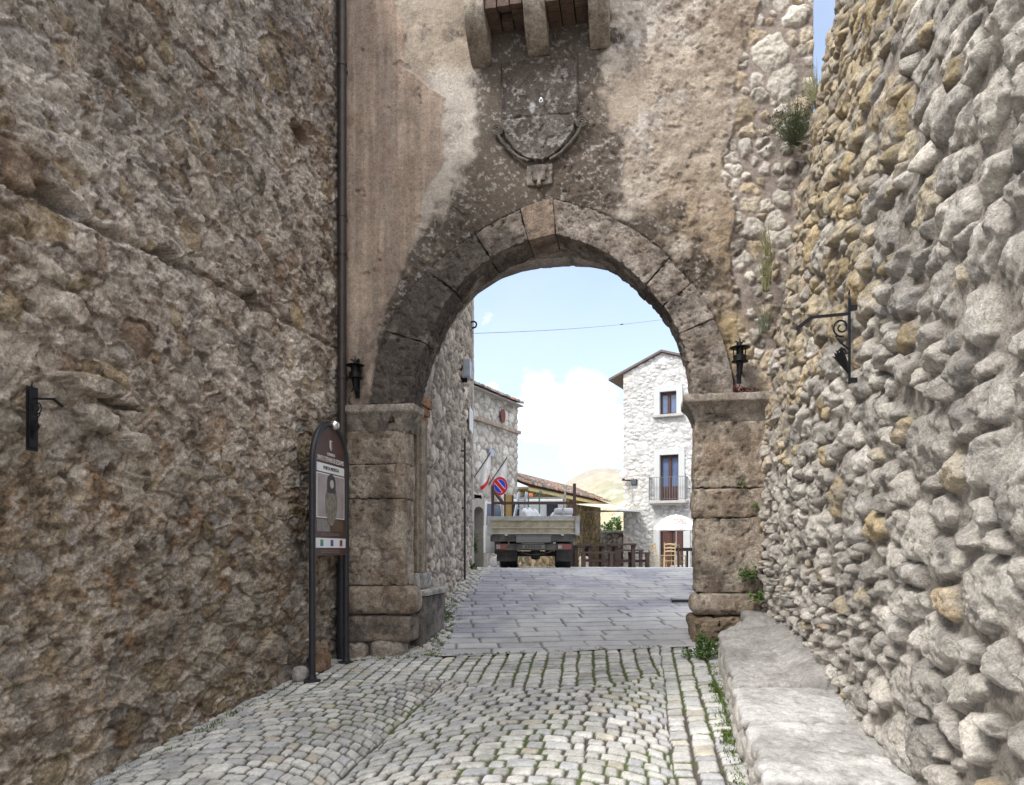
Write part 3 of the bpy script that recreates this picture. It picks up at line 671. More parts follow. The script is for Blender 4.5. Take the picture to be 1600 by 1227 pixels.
# voussoirs
LC_, TH_ = 5.9, .42
def vous(rbx, t0, t1, r0, r1, y0, y1, seed, col, col2, amp, dark):
    def fn(p):
        q = arcpt(p[:, 0]/LC_, p[:, 2]/TH_); return np.stack([q[:, 0], p[:, 1], q[:, 1]], -1)
    pt = lambda p: .85*sstep(.0, .45, fbm(p[:, 0]*3, p[:, 2]*3, p[:, 1]*3, o=5, seed=77, gain=.6)+dark)
    rbx.block(t0*LC_, t1*LC_, y0, y1, r0*TH_, r1*TH_, res=.015, amp=amp, rad=.010, seed=seed, freq=7, fn=fn, col=col, col2=col2, stain=((.085, .07, .06), pt))
bounds = [0, tof(-2.46), tof(-2.12), tof(-1.70), tof(-1.27), tof(-.965), tof(.02), tof(.21), tof(.385), 1]
for i in range(len(bounds)-1):
    key = i == 4; g_ = .0006
    dark = (.40, .36, .32, .20, -.3, -.02, .14, -.02, -.02)[i]; bright = 1.0 if i > 4 else .85
    if key:
        rk = RB(); vous(rk, bounds[i]+g_, bounds[i+1]-g_, -.03, 1.03, FY-.105, FY+.44, 130, (.30, .225, .17), (.20, .15, .115), .009, -.12); rk.build('keystone', M_block, gate)
    else:
        rb = RB(); vous(rb, bounds[i]+g_, bounds[i+1]-g_, 0, 1+.02*(i % 2), FY-.078-.006*(i % 2), FY+.45, 110+i*7, tuple(bright*c for c in (.34, .295, .255)), tuple(bright*c for c in (.20, .16, .13)), .023, dark); rb.build('voussoir', M_block, gate)
# piers
pc = dict(amp=.022, rad=.016, freq=5.5, res=.016)
brown = dict(col=(.42, .355, .285), col2=(.27, .205, .15), pitc=(.12, .10, .08))
rp = RB()
for (z0, z1, dx) in ((.67, 1.385, 0), (.355, .662, .01), (-.455, .348, -.008)):
    rp.block(.545-dx, 1.5, FY-.10, FY+.40, z0, z1, seed=int(160+z1*9), stain=((.105, .085, .065), lambda p: .7*sstep(.02, .35, fbm(p[:, 0]*3, p[:, 2]*2.5, o=4, seed=166)-.15*(p[:, 2] > .5))), **pc, **brown)
rp.block(.50, 1.25, FY-.17, FY+.40, -.70, -.462, seed=170, amp=.02, rad=.09, freq=5, **brown)
def cutaway(p): p = p.copy(); t = sstep(-.68, -1.02, p[:, 2]); p[:, 0] = np.where(p[:, 0] > .8, p[:, 0]-.28*t, p[:, 0]+.03*t); p[:, 1] += .05*t; return p
rp.block(.49, 1.12, FY-.20, FY+.40, -1.12, -.705, seed=171, amp=.03, rad=.07, freq=4, fn=cutaway, col=(.29, .22, .15), col2=(.19, .14, .10))
rp.build('pier', M_block, gate)
lp = RB()
stn = ((.10, .085, .07), lambda p: .6*sstep(.0, .4, fbm(p[:, 0]*3, p[:, 2]*2, o=4, seed=176)))
for (z0, z1, dx) in ((1.0, 1.385, 0), (.60, .993, .012), (-.41, .592, -.004)):
    lp.block(-3.45, -2.705+dx, FY-.10, FY+.28, z0, z1, seed=int(180+z1*9), stain=stn, **pc, **brown)
lp.block(-3.45, -2.575, FY-.20, FY+.28, -.745, -.417, seed=190, amp=.016, rad=.12, freq=5, **brown)
lp.block(-3.45, -2.63, FY-.17, FY+.28, -1.06, -.752, seed=191, amp=.022, rad=.04, freq=4, col=(.27, .22, .17), col2=(.15, .125, .105))
for x0, x1, z1, s in ((-3.40, -3.14, -1.04, 192), (-3.11, -2.70, -1.02, 193)):
    lp.block(x0, x1, FY-.20, FY+.1, -1.35, z1, seed=s, amp=.02, rad=.10, freq=5, col=(.36, .31, .26), col2=(.26, .21, .17))
lp.block(-3.45, -2.70, FY+.205, FY+.42, 1.39, 1.668, seed=195, amp=.012, rad=.015, res=.02, col=(.20, .165, .135), col2=(.13, .11, .09)); lp.build('pier', M_block, gate)
# imposts: slab over a hollow moulding
def impost(x0, x1, side, seed, dep=.42):
    r = RB()
    def cove(p):
        p = p.copy(); t = np.clip((1.575-p[:, 2])/.20, 0, 1); k = np.where(p[:, 2] > 1.575, 0, 1-np.sqrt(np.maximum(0, 1-(1-t)**2))); k = np.where(p[:, 2] > 1.575, 0, np.sqrt(t)*.13)
        p[:, 1] += np.where(p[:, 1] < FY, k, 0)
        if side > 0: p[:, 0] += np.where(p[:, 0] < x0+.25, k, 0)
        else: p[:, 0] -= np.where(p[:, 0] > x1-.25, k, 0)
        return p
    r.block(x0, x1, FY-.22, FY+dep, 1.375, 1.668, seed=seed, res=.016, amp=.006, rad=.014, freq=6, fn=cove, col=(.38, .335, .285), col2=(.28, .235, .19), stain=((.10, .085, .075), lambda p: .75*sstep(.12, .02, np.abs(p[:, 2]-1.44))*sstep(-.2, .3, fbm(p[:, 0]*5, p[:, 2]*5, o=3, seed=seed+2))))
    r.build('impost', M_block, gate)
impost(-3.46, -2.555, -1, 200, .20); impost(.425, 1.5, 1, 205)
# terracotta coloured moulding and sill of the inner jamb
r = RB()
for k, (z0, z1, dx) in enumerate(((1.62, 1.70, .03), (1.705, 1.80, .055), (1.805, 1.92, .085))):
    r.block(CXA-RV-.05, CXA-RV+.02+dx, FY+.46, BY-.02, z0, z1, seed=210+k, amp=.004, rad=.01, res=.03, col=(.38, .20, .11), col2=(.28, .15, .09))
r.build('inner_moulding', M_block, gate)
r = RB()
for k, (y0, y1, dx, c) in enumerate(((9.02, 9.14, .05, (.30, .25, .185)), (9.145, 9.30, .075, (.36, .30, .22)), (9.305, 9.48, .045, (.27, .215, .155)))):
    r.block(CXA-RV-.05, CXA-RV+.02+dx, y0, y1, -.27, 1.615, seed=215+k, amp=.003, rad=.008, res=.04, col=c, col2=tuple(.75*x for x in c))
r.build('jamb_strip', M_block, gate)
# corbels, brick soffit and parapet above
for k, (x0, x1, z0) in enumerate(((-1.925, -1.70, 5.50), (-1.28, -1.04, 5.56), (-.58, -.366, 5.56))):
    r = RB()
    def qr(p, z0=z0):
        p = p.copy(); t = np.clip((z0+.42-p[:, 2])/.42, 0, 1); front = FY-.50+.47*(t**2.0)
        f = np.clip((FY+.02-p[:, 1])/.52, 0, 1); p[:, 1] = FY+.02-f*(FY+.02-front); return p
    r.block(x0, x1, FY-.50, FY+.02, z0, 7.0, seed=220+k, amp=.006, rad=.02, res=.025, fn=qr, col=(.42, .36, .29), col2=(.30, .25, .20))
    r.build('corbel', M_block, gate)
M_brick = stone_mat('old_brick', .3, 50, .5, .006, col=(.125, .088, .07))
for (x0, x1), hole_ in zip(((-1.70, -1.285), (-1.037, -.583)), (True, False)):
    ny, nx = 5, 3; b = MB()
    for i in range(ny):
        for j in range(nx):
            if hole_ and i in (1, 2) and j == 1: continue
            w = (x1-x0)/nx; o = (i % 2)*.03
            b.box(x0+j*w+.006, x0+(j+1)*w-.006, FY-.46+i*.092+.005, FY-.46+(i+1)*.092-.005, 5.86+.008*((i*3+j) % 3), 5.98)
    b.build('brick_soffit', M_brick, gate, world=True, bevel=.006)
r = RB()
for x0, x1, s in ((-1.71, -1.275, 226), (-1.045, -.575, 227)): r.block(x0, x1, FY-.49, FY, 5.995, 7.0, seed=s, amp=.006, rad=.02, res=.04, col=(.30, .26, .22), col2=(.19, .16, .14))
r.block(-2.0, -.30, FY-.56, FY, 7.005, 8.6, seed=228, amp=.008, rad=.02, res=.06, col=(.36, .31, .27), col2=(.27, .22, .19))
r.build('parapet', M_block, gate)
# coat of arms
poly = [(-1.585, 5.50), (-1.585, 4.80), (-1.53, 4.64), (-1.42, 4.50), (-1.28, 4.40), (-1.145, 4.36), (-1.01, 4.40), (-.87, 4.50), (-.77, 4.64), (-.715, 4.80), (-.715, 5.50)]
sh = empty('coat_of_arms', (-1.15, FY, 4.4)); sh.parent = gate; sh.matrix_parent_inverse = Matrix.Translation(gate.location).inverted()
Mx = Matrix(((1, 0, 0, 0), (0, 0, -1, FY-.015), (0, 1, 0, 0), (0, 0, 0, 1)))
M_shield = stone_mat('blackened_stone', .5, 55, .8, .01, big=5, tint=.45, col=(.12, .105, .09)); bpy.data.objects.remove(sh)
xs = np.arange(-1.66, -.64, .0095); zs = np.arange(4.30, 5.62, .0095); XS, ZS = np.meshgrid(xs, zs, indexing='ij')
half = np.interp(ZS, [4.36, 4.40, 4.50, 4.64, 4.80, 5.55], [.02, .15, .28, .38, .435, .435])
ed = np.minimum(np.minimum(half-np.abs(XS+1.15), (5.52-ZS)), ZS-4.355)+.010*fbm(XS*12, ZS*12, o=3, seed=270)
k = sstep(-.004, .018, ed); n1 = fbm(XS*7, ZS*7, o=5, seed=271, gain=.65); n2 = fbm(XS*3, ZS*3, o=4, seed=272); n3 = fbm(XS*26, ZS*26, o=3, seed=273)
bev = sstep(.05, .03, ed)*.012
hS = k*(.050+bev)+k*(.012*n1+.006*n3)-.012*sstep(.02, .0, np.abs(ZS-4.86-.02*n1))*k-.02*sstep(.25, .5, n1)
cS = mix(C(.115, .095, .082), C(.19, .165, .15), sstep(-.1, .4, n2+.3*n1)[..., None]); cS = mix(cS, C(.14, .105, .08), sstep(5.2, 5.45, ZS)[..., None]*.6)
cS = mix(cS, C(.42, .39, .36), (sstep(.10, .35, n3+.7*n1-.25*np.abs(ZS-4.6))*.75)[..., None])
cS = mix(cS, C(.55, .54, .52), (sstep(.075, .04, np.hypot((XS+1.23)*1.6+.05*n1, ZS-4.96+.04*n1))*.9)[..., None])
hm_ = ((ed[:-1, :-1]+ed[1:, 1:])/2 > -.006)
grid('shield', np.stack([XS, FY-.03-hS, ZS], -1), M_block, cS*.72, gate, hm_, True, True)
b = MB(); b.prism([(-1.56, 5.47), (-1.56, 5.43), (-.74, 5.43), (-.74, 5.47)], .03, Mx @ Matrix.Translation((0, 0, .055)))
yy = FY-.082
left = [(-1.42, 4.78), (-1.50, 4.66), (-1.42, 4.54), (-1.32, 4.45), (-1.2, 4.38)]
for sg in (-1, 1):
    path = []; b = MB()
    for t in np.linspace(0, 1, 26):                   # spiral scroll then down the flank of the shield
        a = 4.2*math.pi*(1-t); rr_ = .018+.052*t
        path.append((-1.15+sg*(.475+rr_*math.cos(a)*1), yy, 4.74+rr_*math.sin(a)))
    for x, z in ((.485, 4.72), (.43, 4.62), (.35, 4.52), (.24, 4.42), (.12, 4.365)): path.append((-1.15+sg*x, yy, z))
    b.tube(path, [.012]*26+[.016, .020, .020, .018, .014], 8)
    b.build('scroll_rim', M_shield, gate, smooth=True, world=True)
r = RB(); r.block(-1.30, -1.0, FY-.055, FY, 4.10, 4.335, seed=230, amp=.014, rad=.02, res=.016, freq=10, col=(.30, .26, .22), col2=(.13, .11, .10))
for x, z, rx, rz, dp in ((-1.15, 4.22, .075, .09, .10), (-1.21, 4.27, .035, .035, .09), (-1.09, 4.27, .035, .035, .09), (-1.15, 4.13, .028, .07, .11)):
    r.block(x-rx, x+rx, FY-dp, FY-.05, z-rz, z+rz, seed=231+int(rx*100), amp=.012, rad=min(rx, rz), res=.014, freq=12, col=(.26, .22, .19), col2=(.12, .10, .09))
r.build('carved_boss', M_block, gate)
b = MB(); b.tube([(-1.12, FY-.14, 5.02), (-1.12, FY-.05, 5.02)], .012, 8); b.tube([(-1.12+.020*math.cos(a), FY-.13, 5.0+.020*math.sin(a)) for a in np.linspace(0, 6.283, 15)], .005, 6)
b.build('iron_ring', M_sw, gate, world=True)

# stone bench inside the passage, left
pb = empty('passage_bench', (-2.66, 9.4, gz(-2.66, 9.4)), 0, 'low masonry bench with a thin stone slab just inside the arch', 'bench')
r = RB(); r.block(-2.83, -2.60, 8.90, 9.95, -1.3, -.56, seed=240, amp=.02, rad=.03, res=.025, col=(.25, .215, .185), col2=(.14, .12, .105)); r.build('base', M_block, pb)
r = RB(); r.block(-2.83, -2.555, 8.885, 9.98, -.555, -.485, seed=241, amp=.006, rad=.02, res=.025, col=(.46, .43, .38), col2=(.36, .32, .28)); r.block(-2.83, -2.69, 8.95, 9.60, -.48, -.28, seed=242, amp=.008, rad=.02, col=(.44, .41, .37), col2=(.33, .30, .26)); r.build('seat', M_block, pb)

# ------------------------------------------------------------------ low bench along the right wall
wb = empty('stone_bench', (.9, 5.5, gz(.9, 5.5)), 0, 'long low whitish stone bench at the foot of the pale rubble wall', 'bench')
def ztop(y): return -1.045+.088*(y-3.84)
def xfront(y): return .56+.041*(y-3.84)
ys = np.arange(1.2, 8.55, .012); ws = np.concatenate([np.linspace(0, .40, 36), np.linspace(.41, 1.05, 60)])
YB, WB = np.meshgrid(ys, ws, indexing='ij')
face = WB < .40
n1 = fbm(YB*5, WB*6, o=5, seed=250, gain=.6); n2 = fbm(YB*16, WB*16, o=4, seed=251)
st = darts(1.0, 8.8, -.1, .5, lambda u, v, g: float(g.uniform(.05, .12)), 1500, 252, .95)
hs_, ms_, si_ = stones(YB, np.minimum(WB, .40), st, .16, 253, (.02, .05), .012, .4)
top = np.clip((WB-.40)/.06, 0, 1); rnd = .030*(1-np.sqrt(np.maximum(0, 1-(1-top)**2)))
joints = np.array([5.42, 4.62, 3.66, 2.7, 1.7]); jd = np.min(np.abs(YB[..., None]-joints-.03*n1[..., None]), -1)
slab = sstep(5.5, 5.35, YB)                                    # dressed slabs near, mortared rubble far
gap = sstep(.055, .018, jd)*slab; bid = _hash((np.searchsorted(joints[::-1], YB-.03*n1)).astype(int), (YB*0).astype(int), (YB*0).astype(int), 3)*slab
endf = sstep(7.25, 7.55, YB)                                   # the far end runs out in mortar against the pier
xf = xfront(YB)+endf*.30*sstep(7.2, 8.2, YB)
xf = xf+.03*bid; hx = hs_*.7+.014*n1-.02*gap
zt = ztop(YB)-rnd-.035*gap+(1-slab)*(.034*n1+.012*n2)+slab*(.010*n1+.006*n2)-.008*sstep(.15, .5, fbm(YB*22, WB*22, o=3, seed=254))+.022*bid+.10*sstep(.75, 1.05, WB)*(1-slab)
gb = G(xf, YB)-.15
PX = np.where(face, xf-hx, xf+(WB-.40)); PX = np.where(~face, PX-hx*np.clip(1-top, 0, 1), PX)
PZ = np.where(face, mix(gb, ztop(YB)-.05, np.clip(WB/.40, 0, 1)), zt)
ct = mix(C(.37, .35, .33), C(.25, .235, .22), sstep(-.2, .3, n1)[..., None]); cd = mix(C(.53, .515, .49), C(.41, .395, .37), sstep(-.1, .4, n1+.3*n2)[..., None])
ctop = mix(ct, cd*(1+.12*bid)[..., None], slab[..., None]); ctop = mix(ctop, C(.27, .255, .235), (sstep(.0, .35, fbm(YB*2.2, WB*2.6, o=5, seed=256))*.55)[..., None]); ctop = mix(ctop, C(.13, .12, .105), gap[..., None]*.9); ctop = mix(ctop, C(.25, .235, .215), (sstep(.25, .5, n2)*.5)[..., None])
cf = mix(C(.30, .275, .25)*np.ones_like(ct), C(.43, .40, .36), ms_[..., None])
col = np.where(face[..., None], cf, ctop)
grid('bench_body', np.stack([PX, YB, PZ], -1), M_bench, col, wb, None, True, True)

# ------------------------------------------------------------------ rain pipe in the corner
dp = empty('downpipe', (-3.425, 8.40, gz(-3.425, 8.4)), 0, 'dark brown rain pipe running up the corner between rubble wall and gate', 'drain pipe')
b = MB(); b.tube([(-3.425, 8.40, -1.30), (-3.425, 8.40, 7.6)], .052, 16); b.build('pipe', M_pipe, dp, True, world=True)
for z in (.0, 2.0, 3.42, 3.86, 5.6):
    b = MB(); b.tube([(-3.425, 8.40, z-.02), (-3.425, 8.40, z+.02)], .059, 16); b.bar((-3.425, 8.40, z), (-3.425, 8.56, z), .02, .03); b.build('collar', M_pipe, dp, True, world=True)
b = MB(); b.tube([(-3.425, 8.40, -1.3), (-3.425, 8.40, -.15)], .062, 16); b.build('foot_pipe', M_tube, dp, True, world=True)

# ------------------------------------------------------------------ information sign
sx, sy = -3.27, 7.695
isg = empty('information_sign', (sx, sy, -1.31), R(90), 'brown arched information board on two dark tubular legs beside the pier', 'sign')
hw = .445; zt0 = 2.19
b = MB(); path = [(-hw, 0, .0), (-hw, 0, 1.0), (-hw, 0, zt0)]+[(-hw*math.cos(t), 0, zt0+.45*math.sin(t)) for t in np.linspace(0, math.pi, 25)[1:-1]]+[(hw, 0, zt0), (hw, 0, 1.0), (hw, 0, .05)]
b.tube(path, .034, 14); b.build('frame', M_tube, isg, True)
for x, z in ((-hw, 0), (hw, .055)):
    b = MB(); b.lathe([(.085, z-.02), (.085, z+.012), (.045, z+.02), (.04, z+.06)], 20, Matrix.Translation((x, 0, 0))); b.build('foot', M_tube, isg, True)
M_panel = plain('brown_board', (.080, .037, .028), .45, 0, .08)
z0, z1 = 1.255, 2.60
pol = [(-hw+.03, z0), (hw-.03, z0)]+[((hw-.03)*math.cos(t), zt0+.425*math.sin(t)) for t in np.linspace(0, math.pi, 25)]
b = MB(); b.prism(pol, .02, Matrix(((1, 0, 0, 0), (0, 0, -1, .012), (0, 1, 0, 0), (0, 0, 0, 1)))); board = b.build('board', M_panel, isg)
b = MB(); b.lathe([(.001, -.055)]+[(.055*math.cos(a), .055*math.sin(a)) for a in np.linspace(-1.4, 1.4, 11)]+[(.001, .055)], 20, Matrix.Translation((.05, -.03, zt0+.45))); b.build('lamp_ball', plain('chromed_ball', (.75, .74, .72), .15, .9), isg, True)
def fl(z): return z0+z*(z1-z0)
def plate(name, x0, x1, f0, f1, mat, pr=.003, par=None):
    bb = MB(); bb.box(x0, x1, -.008-pr, -.008, fl(f0), fl(f1)); return bb.build(name, mat, par or board)
board_ = isg
M_txt = plain('white_print', (.62, .60, .57), .6, 0, .05); M_blk = plain('black_print', (.03, .03, .03), .6)
FM = lambda x, f, y=-.0125: Matrix.Translation((x, y, fl(f))) @ Matrix.Rotation(R(90), 4, 'X')
b = MB(); b.prism([(-.035, .05), (.035, .05), (.035, -.02), (.0, -.06), (-.035, -.02)], .003, FM(0, .865, -.009)); b.build('emblem', M_txt, isg)
b = MB(); b.prism([(.003, .043), (.028, .043), (.028, -.018), (.003, -.043)], .002, FM(0, .865, -.0121)); b.build('emblem_half', M_panel, isg)
text_mesh('COMUNE DI', .045, M_txt, 'lettering', isg, FM(0, .79, -.0095), .20)
text_mesh('SANTO STEFANO DI SESSANIO', .075, M_txt, 'lettering', isg, FM(0, .745, -.0095), .70)
plate('name_strip', -.36, .36, .645, .71, M_sw, par=isg)
text_mesh('PORTA MEDICEA', .05, M_blk, 'lettering', isg, FM(0, .677, -.0135), .40)
plate('photo_border', -.365, .365, .29, .635, M_sw, .003, isg)
M_ph = plain('photo_print', (.36, .31, .30), .5, 0, .25, 5); plate('photo_print', -.35, .35, .298, .627, M_ph, .0045, isg)
b = MB(); b.prism([(.16*math.cos(t), .22*math.sin(t)*(1-.15*math.sin(t))) for t in np.linspace(0, 6.283, 24)[:-1]], .002, FM(0, .42, -.0131)); b.build('photo_figure', plain('print_stone', (.20, .17, .13), .5, 0, .6, 25), isg)
b = MB(); b.prism([(-.11, -.09), (.11, -.09), (.11, .03)]+[(.11*math.cos(t), .03+.08*math.sin(t)) for t in np.linspace(0, math.pi, 12)[1:-1]]+[(-.11, .03)], .002, FM(0, .555, -.0133)); b.build('photo_arch', plain('print_dark', (.05, .042, .04), .5), isg)
b = MB(); b.prism([(.05*math.cos(t), .045*math.sin(t)) for t in np.linspace(0, 6.283, 16)[:-1]], .002, FM(.01, .56, -.0155)); b.build('photo_face', plain('print_pale', (.45, .42, .38), .5, 0, .3, 30), isg)
plate('info_square', -.36, -.03, .185, .28, plain('print_grey', (.22, .20, .18), .6, 0, .4, 60), .003, isg); plate('info_square', .01, .33, .185, .28, plain('print_ochre', (.12, .075, .035), .6, 0, .2), .003, isg)
b = MB()
for f in (.155, .167, .035, .022): b.box(-.26, .24, -.0105, -.008, fl(f), fl(f)+.006)
b.build('fine_print', plain('faint_print', (.22, .17, .15), .6), isg)
plate('logo_strip', -.40, .40, .06, .135, M_sw, .003, isg)
for x, cs_ in ((-.24, ((.05, .22, .30), (.10, .35, .10))), (.02, ((.06, .07, .25), (.20, .06, .25))), (.27, ((.35, .05, .06), (.05, .05, .06)))):
    for kk, cc in enumerate(cs_):
        bb = MB(); bb.box(x-.035+kk*.012, x+.035-kk*.012, -.0132-.001*kk, -.011, fl(.073)+kk*.03, fl(.122)-kk*.002); bb.build('logo', plain('logo_print', cc, .5), isg)

# ------------------------------------------------------------------ wrought iron lamps and brackets
def torch_lamp(loc, label, sc=1):
    o = empty('wall_lamp', loc, 0, label, 'lamp', 'iron torch lamps on the gate')
    b = MB(); b.box(-.03, .03, .085, .10, -.30, .26); b.bar((0, .09, .12), (0, 0, .12), .02); b.bar((0, .09, -.05), (0, 0, -.05), .02); b.build('back_plate', M_iron, o)
    b = MB(); b.lathe([(.0, .175), (.12, .163), (.13, .155), (.12, .148), (.0, .145)], 24); b.build('cap', M_iron, o, True)
    b = MB(); b.lathe([(.062, -.02), (.080, -.02), (.084, .045), (.084, .05), (.074, .05), (.074, -.0)], 24); b.lathe([(.0, -.045), (.105, -.03), (.105, -.022), (.0, -.022)], 24); b.build('cup', M_iron, o, True)
    b = MB(); b.lathe([(.045, -.02), (.045, .15)], 12)
    for a in (.5, 2.6, 4.7): b.bar((.078*math.cos(a), .078*math.sin(a), .04), (.085*math.cos(a), .085*math.sin(a), .15), .012)
    b.build('lamp_holder', M_iron, o, True)
    b = MB(); b.tube([(0, 0, .17), (0, 0, .23), (0, 0, .29)], [.02, .014, .002], 8)
    for sg in (-1, 1): b.tube([(0, 0, .18), (sg*.025, 0, .22), (sg*.045, 0, .245), (sg*.062, 0, .235), (sg*.064, 0, .222)], [.014, .011, .009, .007, .004], 7)
    b.build('finial', M_iron, o, True)
    b = MB(); b.tube([(0, 0, -.03), (0, 0, -.14), (0, 0, -.20), (0, 0, -.27)], [.048, .035, .022, .002], 10)
    for sg in (-1, 1): b.tube([(0, 0, -.10), (sg*.03, 0, -.18), (sg*.045, 0, -.22), (sg*.06, 0, -.225), (sg*.062, 0, -.21)], [.012, .01, .008, .006, .004], 7)
    b.build('tail', M_iron, o, True); o.scale = (.84, .84, .80)
    return o
def onface(px, py, y): s = (px-800)/1200; t = y/(CA+s*SA); return (t*(s*CA-SA), y, (860-py)/1200*t)
torch_lamp(onface(555, 588, FY-.16), 'black iron torch lamp on the gate next to the dark rain pipe')
torch_lamp(onface(1156, 562, FY-.20), 'black iron torch lamp above the impost with the reddish weed')
def iron_bracket(loc, rz, label, wide=.11, extra=False):
    """upright on the wall, arm with a bent end towards local +x, scrolls and a leaf below; local -y faces the street"""
    o = empty('iron_bracket', loc, rz, label, 'bracket', 'wrought iron brackets on the walls')
    b = MB(); b.box(-.013, .013, -.02, .0, -.36, .38); b.tube([(0, -.01, .38), (-.01, -.01, .42), (.005, -.01, .46)], [.012, .012, .004], 8)
    for z in (-.33, .30): b.box(-.022, .022, -.004, .06, z-.02, z+.02)
    b.build('upright', M_iron, o)
    b = MB(); b.bar((.0, -.02, .25), (0, -.36, .235), .022); b.bar((0, -.355, .237), (0, -.50, .14), .026, .034); b.build('arm', M_iron, o)
    b = MB()
    def spiral(cy, cz, r0, r1, a0, turns, tail):
        p = [(0, cy+(r0+(r1-r0)*t)*math.cos(a0+turns*t), cz+(r0+(r1-r0)*t)*math.sin(a0+turns*t)) for t in np.linspace(0, 1, 34)]
        b.tube(p+tail, .0085, 8)
    spiral(-.085, .135, .022, .082, 2.0, 9.3, [(0, -.14, .06), (0, -.09, .0), (0, -.01, -.06)])
    spiral(-.075, -.085, .012, .042, 2.4, 7.5, [(0, -.02, -.09)])
    b.build('scroll', M_iron, o, True)
    b = MB(); b.add([(-.004, -.015, -.29), (-.03, -.05, -.22), (-.05, -.12, -.14), (-.055, -.155, -.10), (-.02, -.135, -.115), (-.018, -.15, -.075), (.0, -.125, -.10), (.018, -.14, -.065), (.022, -.11, -.095), (.055, -.105, -.05), (.05, -.075, -.11), (.03, -.03, -.20), (.004, -.01, -.29)], [tuple(range(13))])
    V0 = list(b.v); b.v = []; b.f = []
    n_ = len(V0); b.add(V0+[(x, y+.012, z-.004) for x, y, z in V0], [tuple(range(n_)), tuple(range(2*n_-1, n_-1, -1))]+[(i, (i+1) % n_, n_+(i+1) % n_, n_+i) for i in range(n_)])
    b.build('leaf', M_iron, o)
    return o
sR = (1338-800)/1200; tR = 1.13/(sR*CA-SA)
bR = iron_bracket((1.10, tR*(sR*SA+CA), (860-535)/1200*tR), R(-90), 'black scrolled iron bracket with a bent arm on the pale right rubble wall')
sL = (40-800)/1200; tL = -3.50/(sL*CA-SA)
bL = iron_bracket((-3.46, tL*(sL*SA+CA), (860-655)/1200*tL), R(90), 'black iron bracket with a short hook on the brown left rubble wall')
bR.scale = (.66, .55, .62); bL.scale = (.5, .40, .46)
b = MB(); b.box(-.085, .085, -.012, .004, -.40, .40); b.box(-.06, .06, -.03, -.0125, -.36, .36); b.build('back_plate', M_iron, bL, bevel=.003)

# ------------------------------------------------------------------ rubble faced houses beyond the gate
def house_face(L, z0, z1, res, seed, rfun, nd, bs, H, mort, colfun, openings=(), ax=1.25, topf=None, cap=1.5):
    xs = np.arange(0, L+res, res); xs[-1] = L; zs = np.arange(z0, z1+res, res)
    X, Z = np.meshgrid(xs, zs, indexing='ij')
    st = darts(-.3, L/ax+.3, z0-.3, z1+.3, rfun, nd, seed, .95)
    h, ms, sid = stones(X/ax, Z, st, bs, seed+1, H, mort, .7, 7, .008, .4, .6, cap)
    col = colfun(X, Z, ms, sid, np.random.default_rng(seed+2), len(st))
    xm = (X[:-1, :-1]+X[1:, 1:])/2; zm = (Z[:-1, :-1]+Z[1:, 1:])/2; mask = np.ones_like(xm, bool)
    for a, b_, c, d_ in openings: mask &= ~((xm > a) & (xm < b_) & (zm > c) & (zm < d_))
    if topf is not None: mask &= zm < topf(xm)
    return np.stack([X, -h, Z], -1), col, mask
def stonecol(a, b_, m, v=.1, dark=(.25, .22, .19)):
    def f(X, Z, ms, sid, g, n):
        hs = g.uniform(0, 1, n)[sid][..., None]; c = mix(C(*a), C(*b_), hs)*g.normal(1, v, n)[sid][..., None]
        c = mix(c, C(*dark), sstep(.15, .5, fbm(X*1.6, Z*1.6, o=4, seed=303))[..., None]*.35)
        return mix(C(*m)*np.ones_like(c)*(1+.1*fbm(X*6, Z*6, o=3, seed=301))[..., None], c, ms[..., None])
    return f
# the tall house directly behind the gate, left
p0 = Vector((-2.84, 9.60)); p1 = Vector((-3.78, 16.7)); LH = (p1-p0).length
rzA = math.atan2(p1.y-p0.y, p1.x-p0.x)
hA = empty('stone_house', (p0.x, p0.y, 0), rzA, 'tall rubble stone house with the white plaque, directly behind the arch', 'house')
P, col, mk = house_face(LH, -1.3, 8.4, .02, 310, lambda u, v, g: float(np.clip(g.lognormal(-2.45, .5), .035, .19)), 14000, .2, (.03, .075), .016, stonecol((.46, .395, .32), (.32, .265, .21), (.19, .155, .13), .16))
grid('wall', P, M_rub, col, hA, mk, True)
b = MB(); b.box(0, LH, .06, 6, -1.3, 8.4); b.build('wall_core', M_grey, hA)
r = RB()
for k in range(18):                                   # dressed corner stones
    z = -.95+k*.52; w = .42 if k % 2 else .28
    r.block(LH-w, LH+.03, -.07, .25, z, z+.515, seed=320+k, amp=.010, rad=.02, res=.05, col=(.46, .42, .37), col2=(.36, .32, .28))
r.build('quoins', M_rub, hA, False)
b = MB(); b.box(-.1, LH+.35, -.45, 6.2, 8.42, 8.6); b.build('roof', M_tile, hA)
xq = LH*.68
dpp = empty('downpipe', (p0.x+math.cos(rzA)*xq, p0.y+math.sin(rzA)*xq, -.7), rzA, 'thin rusty pipe down the rubble house behind the arch', 'drain pipe')
b = MB(); b.tube([(0, -.09, -.15), (0, -.09, 2.85)], .02, 8); b.build('pipe', M_pipe, dpp, True)
for z in (.4, 1.5, 2.6):
    b = MB(); b.box(-.03, .03, -.09, -.0, z, z+.03); b.build('clip', M_pipe, dpp)
def onwall(o, L, px, d=None):                           # nothing here but the local x along a wall at which a pixel column falls
    c, s_ = math.cos(o.rotation_euler.z), math.sin(o.rotation_euler.z); k = (px-800)/1200
    rx, ry = k*CA-SA, k*SA+CA
    # (ox + c t) / (oy + s t) = rx / ry
    ox, oy = o.location.x, o.location.y
    return (rx*oy-ry*ox)/(ry*c-rx*s_)
